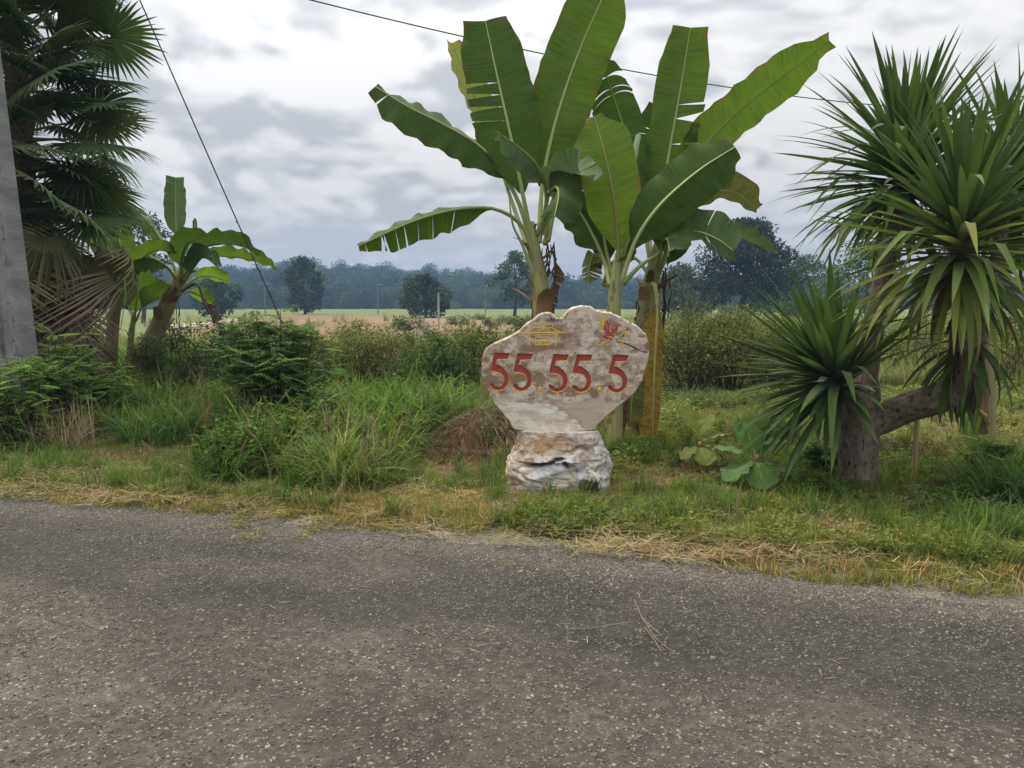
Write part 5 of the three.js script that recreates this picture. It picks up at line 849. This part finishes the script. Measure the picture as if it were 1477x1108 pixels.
const strawT = [0, 1, 2].map(k => { const r = rng(630 + k), g = new GB(); for (let q = 0; q < 14; q++) blade(g, V((r() - .5) * .16, 0.004 + 0.03 * r(), (r() - .5) * .16), r() * 6.283, 0.05 + 0.17 * r(), 0.0018 + 0.0025 * r(), 1.35 + 0.3 * r(), (r() - 0.4) * 0.5, vary([1, 1, 1], r, 0.3)); return g.geo(); });
const weedT = [0, 1, 2].map(k => { const r = rng(640 + k), g = new GB(); for (let q = 0; q < 34; q++) { const a = r() * 6.283, d = Math.sqrt(r()) * 0.1, p = V(Math.cos(a) * d, 0.01 + 0.12 * r() * (1 - d * 4), Math.sin(a) * d); const dd = V(Math.cos(a) + (r() - .5), 0.2 + 0.4 * r(), Math.sin(a) + (r() - .5)); leafFace(g, p, dd, V((r() - .5) * .7, 1, (r() - .5) * .7).normalize(), 0.022 + 0.03 * r(), 0.014 + 0.018 * r(), vary([1, 1, 1], r, 0.3), 0.12); } for (let q = 0; q < 6; q++) blade(g, V((r() - .5) * .06, 0, (r() - .5) * .06), r() * 6.283, 0.08 + 0.06 * r(), 0.003, 0.4 * r(), 0.4, [0.8, 0.7, 0.6], 2); return g.geo(); });
const reedT = [0, 1, 2].map(k => tuft(650 + k, 15, [0.42, 0.95], [0.018, 0.034], 0.10, { lean: 0.35, curve: 1.7, dry: 0.04, segs: 6 }));
const leafyT = [0, 1, 2].map(k => { const r = rng(660 + k), g = new GB(); for (let q = 0; q < 7; q++) { const a = r() * 6.283, h = 0.25 + 0.35 * r(), e = V(Math.cos(a) * 0.18 * r(), h, Math.sin(a) * 0.18 * r()), P = [V(Math.cos(a) * .03, -0.02, Math.sin(a) * .03), e.clone().multiplyScalar(0.5).add(V(0, 0.03, 0)), e]; g.limb(P, [0.004, 0.003, 0.002], 3, { col: [1.0, 0.75, 0.8], cap: false }); const cv = new THREE.CatmullRomCurve3(P); for (let s = 0; s < 13; s++) { const p = cv.getPoint(0.25 + 0.75 * r()), d = rdir(r); d.y = d.y * 0.4 + 0.1; leafFace(g, p, d, V((r() - .5), 1, (r() - .5)).normalize(), 0.045 + 0.05 * r(), 0.025 + 0.025 * r(), vary([1, 1, 1], r, 0.3), 0.12); } } return g.geo(); });
const stalkT = [0, 1, 2].map(k => { const r = rng(670 + k), g = new GB(); for (let q = 0; q < 9; q++) blade(g, V((r() - .5) * .14, 0, (r() - .5) * .14), r() * 6.283, 0.25 + 0.5 * r(), 0.004 + 0.007 * r(), 0.2 + 0.9 * r(), (r() - 0.3) * 2.2, vary([1, 1, 1], r, 0.35), 5); return g.geo(); });
const SH = { reed: [[], [], []], leafy: [[], [], []], stalk: [[], [], []], short: [[], [], []], mid: [[], [], []], tall: [[], [], []], straw: [[], [], []], weed: [[], [], []] };
const lim = (tab, x) => { for (let k = 0; k + 1 < tab.length; k++) if (x <= tab[k + 1][0]) return lerp(tab[k][1], tab[k + 1][1], clamp((x - tab[k][0]) / (tab[k + 1][0] - tab[k][0]))); return tab[tab.length - 1][1]; };
// rows of the photograph where the tall growth ends toward the road
const tallEnd = [[-200, 652], [60, 650], [200, 632], [300, 640], [350, 690], [450, 716], [560, 712], [610, 655], [700, 615], [760, 600], [890, 620], [900, 700], [930, 640], [1000, 600], [1200, 585], [1477, 585], [1700, 585]];
const G1 = [0.155, 0.23, 0.034], G2 = [0.20, 0.25, 0.045], G3 = [0.105, 0.185, 0.034], YG = [0.27, 0.265, 0.065], ST = [0.40, 0.31, 0.165], BR = [0.22, 0.13, 0.075];
{
  const r = rng(4242), put = (kind, p, s, c, o = {}) => SH[kind][Math.floor(r() * 3)].push({ p, yaw: r() * 6.283, s, c: vary(c, r, 0.22), ...o });
  const sample = (n, v0, v1, pow, f) => { for (let k = 0; k < n; k++) { const v = v0 + (v1 - v0) * Math.pow(r(), pow), d = 4 + v, u = (r() * 2 - 1) * (1.9 + d * 0.95) + (r() < 0.5 ? 0 : 0) , p = fromUV(u, v); p.y = gh(u, v); const [px, py, z] = project(p); if (z < 1 || px < -160 || px > 1640) continue; f(p, u, v - edgeBend(u), px, py); } };
  const bare = (px, py) => 1.25 * Math.exp(-(Math.pow((px - 655) / 95, 2) + Math.pow((py - 660) / 42, 2))) + 0.8 * Math.exp(-(Math.pow((px - 925) / 45, 2) + Math.pow((py - 700) / 35, 2))) + 0.6 * Math.exp(-(Math.pow((px - 210) / 110, 2) + Math.pow((py - 662) / 16, 2))) + (px > 725 && px < 890 && py > 700 && py < 738 ? 0.8 : 0) + 1.1 * Math.exp(-(Math.pow((px - 1090) / 45, 2) + Math.pow((py - 718) / 16, 2))) + 0.9 * Math.exp(-(Math.pow((px - 1008) / 35, 2) + Math.pow((py - 692) / 14, 2)));
  // mown verge
  sample(21000, -0.05, 2.6, 1.15, (p, u, v, px, py) => {
    if (r() > sstep(0.02, 0.40, v + (fbm(u * 1.6, v * 3, 7, 3) - 0.5) * 0.75)) return;
    if (r() < bare(px, py) * 0.8) return;
    const yel = sstep(0.42, 0.62, fbm(u * 0.9, v * 1.4, 15, 3)), edge = 1 - sstep(0.1, 0.8, v); let c = mixc(G1, YG, clamp(yel * 0.7 + edge * 0.55)); if (r() < 0.10 + 0.12 * edge) c = mixc(ST, BR, r() * 0.5);
    put('short', p, 0.7 + 0.7 * r(), c);
  });
  sample(5200, 0.25, 3.2, 1.0, (p, u, v, px, py) => { const n = fbm(u * 1.4, v * 1.4, 25, 3); if (n < 0.47 || r() < bare(px, py)) return; put(r() < 0.6 ? 'mid' : 'weed', p, 0.45 + 0.5 * r(), r() < 0.5 ? G1 : G3); });
  sample(5200, 0.0, 3.0, 1.1, (p, u, v, px, py) => { const n = fbm(u * 1.1 + 9, v * 2.1, 35, 3), b = bare(px, py); if (r() > 0.2 + 0.8 * sstep(0.44, 0.62, n) + b) return; p.y += 0.012 + 0.02 * r(); put('straw', p, 0.8 + 0.7 * r(), b > 0.4 ? mixc(BR, ST, r() * 0.55) : mixc(ST, YG, r() * 0.5)); });
  // tall growth on the left, weeds and cover elsewhere
  sample(36000, 0.3, 13, 1.25, (p, u, v, px, py) => {
    const e = lim(tallEnd, px) + (fbm(u * 1.3, v * 1.3, 45, 2) - 0.5) * 26;
    if (py < e) {
      const n = fbm(u * 0.7, v * 0.7, 51, 3), front = clamp((e - py) / 45), left = px < 760;
      if (left) { const lump = fbm(u * 2.6, v * 2.6, 57, 2); if (r() > 0.35 + lump) return; const tallness = (0.45 + 1.05 * lump) * lerp(0.5, 0.9, front) * (px > 330 ? 1 : 0.95) * (py < 600 ? 0.85 : 1); const c = mixc(G1, r() < 0.3 ? G3 : [0.13, 0.23, 0.045], n); const k = r(), cc = mixc(c.map(q => q * 1.18), fbm(u * 1.9, v * 1.9, 59, 2) > 0.5 ? [0.20, 0.27, 0.05] : [0.06, 0.12, 0.022], 0.55 * r()); if (k < 0.38) put('tall', p, tallness * (0.5 + 0.55 * r()), cc); else if (k < 0.46) put('reed', p, tallness * (0.6 + 0.5 * r()), cc); else if (k < 0.60) put('leafy', p, (0.55 + 0.6 * r()) * lerp(0.45, 1, front), mixc(cc, [0.10, 0.20, 0.03], 0.5)); else if (k < 0.69) put('stalk', p, 0.6 + 0.6 * r(), mixc(ST, BR, r())); else if (k < 0.84) put('mid', p, 0.7 + 0.9 * r(), cc); }
      else { const hgt = py < 560 ? 1.4 : 0.8; if (r() < 0.55) put('mid', p, hgt * (0.6 + 0.5 * r()), mixc(G2, YG, n)); else put('weed', p, 1 + 0.9 * r(), mixc(G2, [0.2, 0.25, 0.07], n)); }
    } else if (px > 760 || py < 640) {
      if (r() < bare(px, py)) return; const n = fbm(u * 0.9, v * 0.9, 55, 3), lite = sstep(1180, 1240, px) * sstep(705, 670, py);
      let c = mixc(G1, YG, clamp(n * 0.8 + lite * 0.4)); if (n > 0.6 && r() < 0.4) c = mixc(ST, BR, r() * 0.6);
      if (py < 700 && r() < 0.05) { put('leafy', p, 0.3 + 0.3 * r(), mixc(c, [0.12, 0.22, 0.035], 0.5)); return; } if (r() < 0.012) { put('stalk', p, 0.25 + 0.3 * r(), mixc(ST, BR, r())); return; } const k = r(); put(k < 0.42 ? 'short' : k < 0.68 ? 'weed' : k < 0.8 ? 'mid' : 'straw', p, (k < 0.42 ? 1.6 : k < 0.68 ? 1.0 : 0.6) * (0.6 + 0.6 * r()), k >= 0.8 ? mixc(ST, YG, r() * .6) : mixc(c, [0.22, 0.27, 0.075], lite * 0.5));
    }
  });
  // named spots of lusher clumps
  const clump = (px, py, n, rad, kind, s, c) => { for (let k = 0; k < n; k++) { const q = onGround(px, py), a = r() * 6.283, d = Math.sqrt(r()) * rad; q.x += Math.cos(a) * d; q.z += Math.sin(a) * d; q.y = ghP(q); put(kind, q, s * (0.7 + 0.5 * r()), c); } };
  clump(590, 635, 34, 0.42, 'reed', 0.95, [0.12, 0.22, 0.035]); clump(275, 640, 34, 0.6, 'reed', 0.7, [0.13, 0.22, 0.04]); clump(35, 652, 22, 0.35, 'reed', 0.66, G3); clump(1105, 640, 26, 0.3, 'reed', 0.5, G3); clump(1462, 735, 24, 0.3, 'reed', 0.55, G3); clump(470, 700, 16, 0.35, 'reed', 0.5, G1); clump(345, 695, 22, 0.35, 'leafy', 0.9, G3); clump(720, 655, 14, 0.3, 'leafy', 0.6, G3); clump(670, 668, 24, 0.35, 'stalk', 0.6, BR); clump(1290, 690, 22, 0.5, 'leafy', 0.35, [0.14, 0.24, 0.04]); clump(1250, 720, 9, 0.3, 'stalk', 0.3, ST); clump(80, 655, 40, 0.35, 'stalk', 0.9, ST);
  clump(588, 640, 26, 0.5, 'tall', 0.95, [0.12, 0.23, 0.045]); clump(540, 650, 40, 0.4, 'tall', 0.8, G1); clump(270, 640, 60, 0.7, 'tall', 0.7, [0.13, 0.23, 0.05]); clump(360, 645, 50, 0.5, 'tall', 0.75, [0.12, 0.22, 0.05]);
  clump(500, 710, 26, 0.25, 'tall', 0.55, G1); clump(350, 700, 20, 0.3, 'tall', 0.62, G3); clump(30, 655, 30, 0.35, 'tall', 0.62, G3); clump(1108, 640, 45, 0.35, 'tall', 0.55, G3); clump(905, 668, 30, 0.22, 'tall', 0.42, [0.12, 0.23, 0.05]); clump(1455, 730, 40, 0.32, 'tall', 0.62, G3); clump(1440, 790, 24, 0.3, 'mid', 1.0, G3); clump(1010, 590, 30, 0.5, 'tall', 0.5, [0.14, 0.23, 0.06]);
  clump(850, 722, 9, 0.06, 'mid', 0.65, [0.09, 0.10, 0.04]); clump(925, 745, 22, 0.18, 'straw', 1.2, ST); clump(650, 652, 130, 0.7, 'straw', 1.3, mixc(BR, ST, 0.15)); clump(600, 675, 60, 0.5, 'straw', 1.2, mixc(BR, ST, 0.5)); clump(700, 690, 60, 0.35, 'straw', 1.2, BR); clump(920, 700, 70, 0.35, 'straw', 1.1, mixc(BR, ST, 0.3)); clump(200, 668, 90, 0.9, 'straw', 1.2, mixc(BR, ST, 0.4)); clump(640, 668, 10, 0.6, 'leafy', 0.3, G3); clump(1330, 720, 60, 0.7, 'straw', 1.2, mixc(BR, ST, 0.5)); clump(500, 715, 40, 0.5, 'stalk', 0.5, mixc(ST, BR, 0.4)); clump(120, 690, 60, 0.8, 'weed', 0.8, G1); clump(430, 735, 40, 0.8, 'weed', 0.7, YG); clump(720, 650, 30, 0.25, 'weed', 1.3, G3); clump(1190, 715, 40, 0.3, 'weed', 1.3, G3); clump(960, 730, 26, 0.25, 'mid', 0.5, G1); clump(1230, 790, 40, 0.5, 'straw', 1.2, ST); clump(1080, 780, 40, 0.6, 'straw', 1.2, ST); clump(620, 745, 30, 0.5, 'straw', 1.1, ST); clump(1000, 760, 26, 0.3, 'straw', 1.2, mixc(ST, BR, 0.4)); clump(1380, 745, 40, 0.4, 'weed', 1.3, G3);
  // far rough grass of the fields
  sample(9000, 10, 60, 1.6, (p, u, v, px, py) => { if (py < 500 && py > 459 && px < 760 && r() < 0.95) return; p.y = gh(u, v); put(r() < 0.6 ? 'mid' : 'weed', p, 1.2 + 1.4 * r() + v * 0.02, mixc([0.17, 0.22, 0.055], [0.26, 0.27, 0.09], r())); });
}
const names = { reed: ['broad_grass', 'broad bladed lush grass clumps of the verge', 'grass'], leafy: ['leafy_weeds', 'upright leafy weeds among the tall grass', 'weeds'], stalk: ['dry_stalks', 'dry brown stalks standing in the grass', 'straw'], short: ['short_grass', 'short yellowish mown grass along the road edge', 'grass'], mid: ['rough_grass', 'rough green grass tufts of the verge', 'grass'], tall: ['tall_grass', 'tall arching green grass crowding the verge', 'grass'], straw: ['dry_straw', 'dry cut straw scattered over the verge', 'straw'], weed: ['ground_weeds', 'low broad leaved weeds covering the soil', 'weeds'] };
const tg = { reed: reedT, leafy: leafyT, stalk: stalkT, short: shortT, mid: midT, tall: tallT, straw: strawT, weed: weedT };
for (const k in SH) SH[k].forEach((it, q) => stuff(names[k][0], tg[k][q], k === 'straw' || k === 'stalk' ? strawMat : grassMat, it, names[k][1], names[k][2]));
{ // seed plumes of the tall grass
  const r = rng(71), g = new GB(); const cv = new THREE.CatmullRomCurve3([V(0, 0, 0), V(0.03, 0.45, 0), V(0.10, 0.72, 0.01), V(0.22, 0.88, 0.02)]);
  const P = [], R = []; for (let k = 0; k <= 10; k++) { P.push(cv.getPoint(k / 10)); R.push(0.0022); } g.limb(P, R, 4, { col: [0.9, 0.9, 0.5] });
  for (let k = 0; k < 150; k++) { const t = 0.74 + 0.26 * r(), p = cv.getPoint(t), d = cv.getTangent(t).addScaledVector(rdir(r), 0.8); leafFace(g, p, d, rdir(r), 0.014 + 0.012 * r(), 0.003, vary([1.05, 1.02, 1.0], r, 0.2)); }
  const it = [], spots = [[318, 560], [330, 600], [345, 620], [300, 640], [260, 640], [275, 660], [395, 690], [290, 655], [310, 650], [340, 700], [420, 660], [440, 600], [455, 560], [250, 690], [255, 700], [268, 700], [370, 640], [395, 610], [225, 640], [345, 545]];
  for (const [x, y] of spots) { const p = onGround(x, Math.max(620, y + 55)); p.y = ghP(p); it.push({ p, yaw: r() * 6.3, s: 0.6 + 0.35 * r(), tx: (r() - .5) * .3, c: vary([0.36, 0.28, 0.17], r, 0.15) }); }
  stuff('grass_plumes', g.geo(), strawMat, it, 'tan seed plumes nodding over the tall grass', 'grass');
}
// ---------------------------------------------------------------- heaps of dry vines and stalks
function heap(name, label, category, base, wid, h, dep, seed, n, cols, green = 0.1) {
  const r = rng(seed), t = thing(name, label, category, base), g = new GB(), m = new GB(), NN = 18; const hy = (x, z) => h * Math.exp(-(Math.pow(x / wid * 2.2, 2) + Math.pow(z / dep * 2.2, 2)));
  for (let j = 0; j <= NN; j++) for (let i = 0; i <= NN; i++) { const x = (i / NN - .5) * wid * 1.3, z = (j / NN - .5) * dep * 1.3; m.v(V(x, hy(x, z) * 0.8 - 0.06 + fbm(x * 8, z * 8, seed, 2) * 0.06, z), 0, 0, vary([0.10, 0.07, 0.045], r, 0.3)); }
  for (let j = 0; j < NN; j++) for (let i = 0; i < NN; i++) { const a = j * (NN + 1) + i; m.q(a, a + NN + 1, a + NN + 2, a + 1); }
  mesh('mound', m.geo(), stdMat({ vertexColors: true, roughness: 1 }), t);
  for (let k = 0; k < n; k++) {
    const a = r() * 6.283, q = Math.sqrt(r()), x = Math.cos(a) * q * wid / 2, z = Math.sin(a) * q * dep / 2, az = Math.atan2(z, x) + (r() - .5) * 2.2, l = 0.10 + 0.30 * r(), P = []; let X = x, Z = z;
    for (let s = 0; s <= 5; s++) { P.push(V(X, hy(X, Z) * 0.82 + 0.015 + 0.05 * r() * (s % 2) + 0.05 * Math.sin(Math.PI * s / 5) * r(), Z)); X += Math.cos(az) * l / 5; Z += Math.sin(az) * l / 5; }
    const w = 0.0025 + 0.004 * r(); g.limb(P, P.map(() => w), 3, { col: vary(r() < green ? G3 : cols[Math.floor(r() * cols.length)], r, 0.3), cap: false });
  }
  const s = mesh('dry_stalks', g.geo(), stdMat({ vertexColors: true, roughness: 1 }), t); s.userData.kind = 'stuff'; return t;
}
heap('dry_stalk_heap', 'heap of brown dry stalks just left of the boulder', 'heap', gp(700, 650), 1.25, 0.50, 0.9, 81, 620, [[0.26, 0.16, 0.09], [0.34, 0.24, 0.13], [0.20, 0.11, 0.07], [0.40, 0.30, 0.18]]);
heap('dry_stalk_heap', 'flat litter of reddish brown cuttings left of the carved sign', 'heap', gp(620, 672), 1.3, 0.10, 0.7, 85, 420, [[0.24, 0.13, 0.075], [0.32, 0.2, 0.11], [0.18, 0.10, 0.06]], 0.15);
heap('dry_stalk_heap', 'tangle of withered vines before the concrete pole', 'heap', gp(72, 640), 0.9, 0.62, 0.6, 82, 300, [[0.24, 0.16, 0.09], [0.30, 0.22, 0.12], [0.36, 0.27, 0.16]], 0.35);
heap('dry_stalk_heap', 'low heap of brown cuttings behind the forked trunk', 'heap', gp(1285, 655), 0.9, 0.20, 0.6, 83, 260, [[0.30, 0.20, 0.12], [0.38, 0.29, 0.17]], 0.2);
heap('dry_stalk_heap', 'flat patch of dry reddish cuttings in front of the tall grass', 'heap', gp(190, 668), 0.8, 0.08, 0.3, 84, 260, [[0.26, 0.14, 0.08], [0.34, 0.22, 0.12]], 0.1);
// ---------------------------------------------------------------- broad leaved seedlings
function seedling(label, base, leaves, mat, budCol) {
  const t = thing('broadleaf_seedling', label, 'seedling', base); t.scale.setScalar(1.28); const s = new GB(); s.limb([V(0, -0.03, 0), V(0.01, 0.12, 0), V(0, 0.26, 0)], [0.010, 0.008, 0.006], 6, { steps: 5, col: [0.20, 0.13, 0.07] }); mesh('stem', s.geo(), ribMat, t);
  const b = new THREE.SphereGeometry(0.014, 10, 8); b.scale(1, 1.3, 1); b.translate(0, 0.27, 0.01); mesh('bud', b, stdMat({ color: new THREE.Color().setRGB(...budCol), roughness: 0.7 }), t);
  leaves.forEach(([az, el, len, wid, droop, y = 0.25], k) => {
    const g = new GB(), n = 12, na = 5, T0 = V(Math.cos(az) * Math.cos(el), Math.sin(el), Math.sin(az) * Math.cos(el)), rib = []; let p = V(0, y, 0), T = T0.clone(), rows = [];
    for (let a = 0; a <= n; a++) {
      const u = a / n, B = T.clone().cross(V(0, 1, 0)).normalize(), N = B.clone().cross(T).normalize(), w = wid / 2 * Math.pow(sstep(0.04, 0.62, u), 0.8) * Math.sqrt(Math.max(0, 1 - Math.pow(clamp((u - 0.62) / 0.40), 2))) + 0.003, row = [];
      for (let q = -na; q <= na; q++) { const e = q / na, wave = 0.012 * e * e * Math.sin(u * 22 + e * 3 + k) + 0.10 * Math.abs(e) * w + 0.003 * Math.cos((u - Math.abs(e) * 0.12) * 60); row.push(g.v(p.clone().addScaledVector(B, e * w).addScaledVector(N, wave), u * len, e * w, [1, 1, 1].map(z => z * (0.82 + 0.3 * noise(u * 9, e * 4 + k, 3))))); }
      rows.push(row); rib.push(p.clone().addScaledVector(N, -0.002)); p = p.clone().addScaledVector(T, len / n); T = T.clone().add(V(0, -droop / n, 0)).normalize();
    }
    for (let a = 0; a < n; a++) for (let q = 0; q < 2 * na; q++) g.q(rows[a][q], rows[a][q + 1], rows[a + 1][q + 1], rows[a + 1][q]);
    const lf = mesh('leaf', g.geo(), mat, t), m = new GB(); m.limb(rib, rib.map((x, q) => lerp(0.005, 0.0015, q / n)), 5, { col: [0.26, 0.32, 0.12] }); mesh('midrib', m.geo(), ribMat, lf);
  });
}
const sG = leafMat({ color: new THREE.Color().setRGB(0.125, 0.24, 0.06), transmission: 0.4 }), sY = leafMat({ color: new THREE.Color().setRGB(0.24, 0.28, 0.05), transmission: 0.4 });
const sp1 = gp(1090, 712), sp2 = gp(1008, 690);
seedling('broad leaved green seedling with a red bud beside the forked trunk', sp1, [[1.62, -0.35, 0.24, 0.21, 0.9], [2.8, -0.1, 0.27, 0.22, 0.9], [0.35, -0.05, 0.30, 0.19, 0.9], [-1.75, 0.95, 0.30, 0.20, 0.3], [-2.7, 0.5, 0.30, 0.16, 0.7], [-0.65, 0.55, 0.32, 0.15, 0.5]], sG, [0.42, 0.12, 0.07]);
seedling('yellow green broad leaved seedling nearer to the carved sign', sp2, [[1.5, -0.2, 0.20, 0.17, 0.9], [2.5, 0.0, 0.2, 0.12, 0.9], [0.3, 0.25, 0.22, 0.12, 0.8], [-2.3, 1.0, 0.28, 0.17, 0.35, 0.3], [-0.9, 0.9, 0.24, 0.11, 0.4, 0.3], [-0.2, 0.5, 0.22, 0.12, 0.6, 0.28]], sY, [0.50, 0.22, 0.13]);
// ---------------------------------------------------------------- bits lying on the road
{
  const r = rng(17), it = [];
  for (let k = 0; k < 190; k++) { const v = -0.05 - 1.6 * Math.pow(r(), 2.6), u = (r() * 2 - 1) * 6; const s = 0.5 + 0.8 * r(); it.push({ p: fromUV(u, v, roadY(u, v) + 0.004), yaw: r() * 6.3, s, sy: 0.3, c: vary(mixc(ST, [0.5, 0.44, 0.33], r()), r, 0.2) }); }
  for (let k = 0; k < 9; k++) { const v = -2 - 2 * r(), u = (r() * 2 - 1) * 4; it.push({ p: fromUV(u, v, roadY(u, v) + 0.004), yaw: r() * 6.3, s: 0.5 + 0.5 * r(), sy: 0.3, c: ST }); }
  const g = new GB(), q = rng(18); for (let k = 0; k < 2; k++) blade(g, V((q() - .5) * .1, 0.002, (q() - .5) * .1), q() * 6.283, 0.04 + 0.09 * q(), 0.003, 1.54, 0.03, [1, 1, 1]);
  stuff('straw_litter', g.geo(), strawMat, it, 'pale bits of straw blown onto the asphalt', 'straw');
  const b = onGround(945, 915); const [bu, bv] = toUV(b); b.y = roadY(bu, bv) + 0.004; const t = thing('dry_grass_stalk', 'dry branching grass stalk lying on the asphalt', 'stalk', b), s = new GB(b), G = (P) => s.limb(P.map(([x, y]) => { const p = onGround(x, y); p.y = roadY(...toUV(p)) + 0.007; return p; }), P.map((p, k) => 0.0016 - 0.0002 * k), 5, { col: [0.36, 0.30, 0.19] });
  G([[916, 866], [925, 890], [945, 920], [962, 935], [978, 946]]); G([[925, 890], [940, 905], [955, 918]]); G([[930, 905], [945, 925], [953, 940]]); G([[812, 908], [850, 907], [905, 898]]); mesh('stalk', s.geo(), stdMat({ vertexColors: true, roughness: 1 }), t);
}
renderer.render(scene, camera);
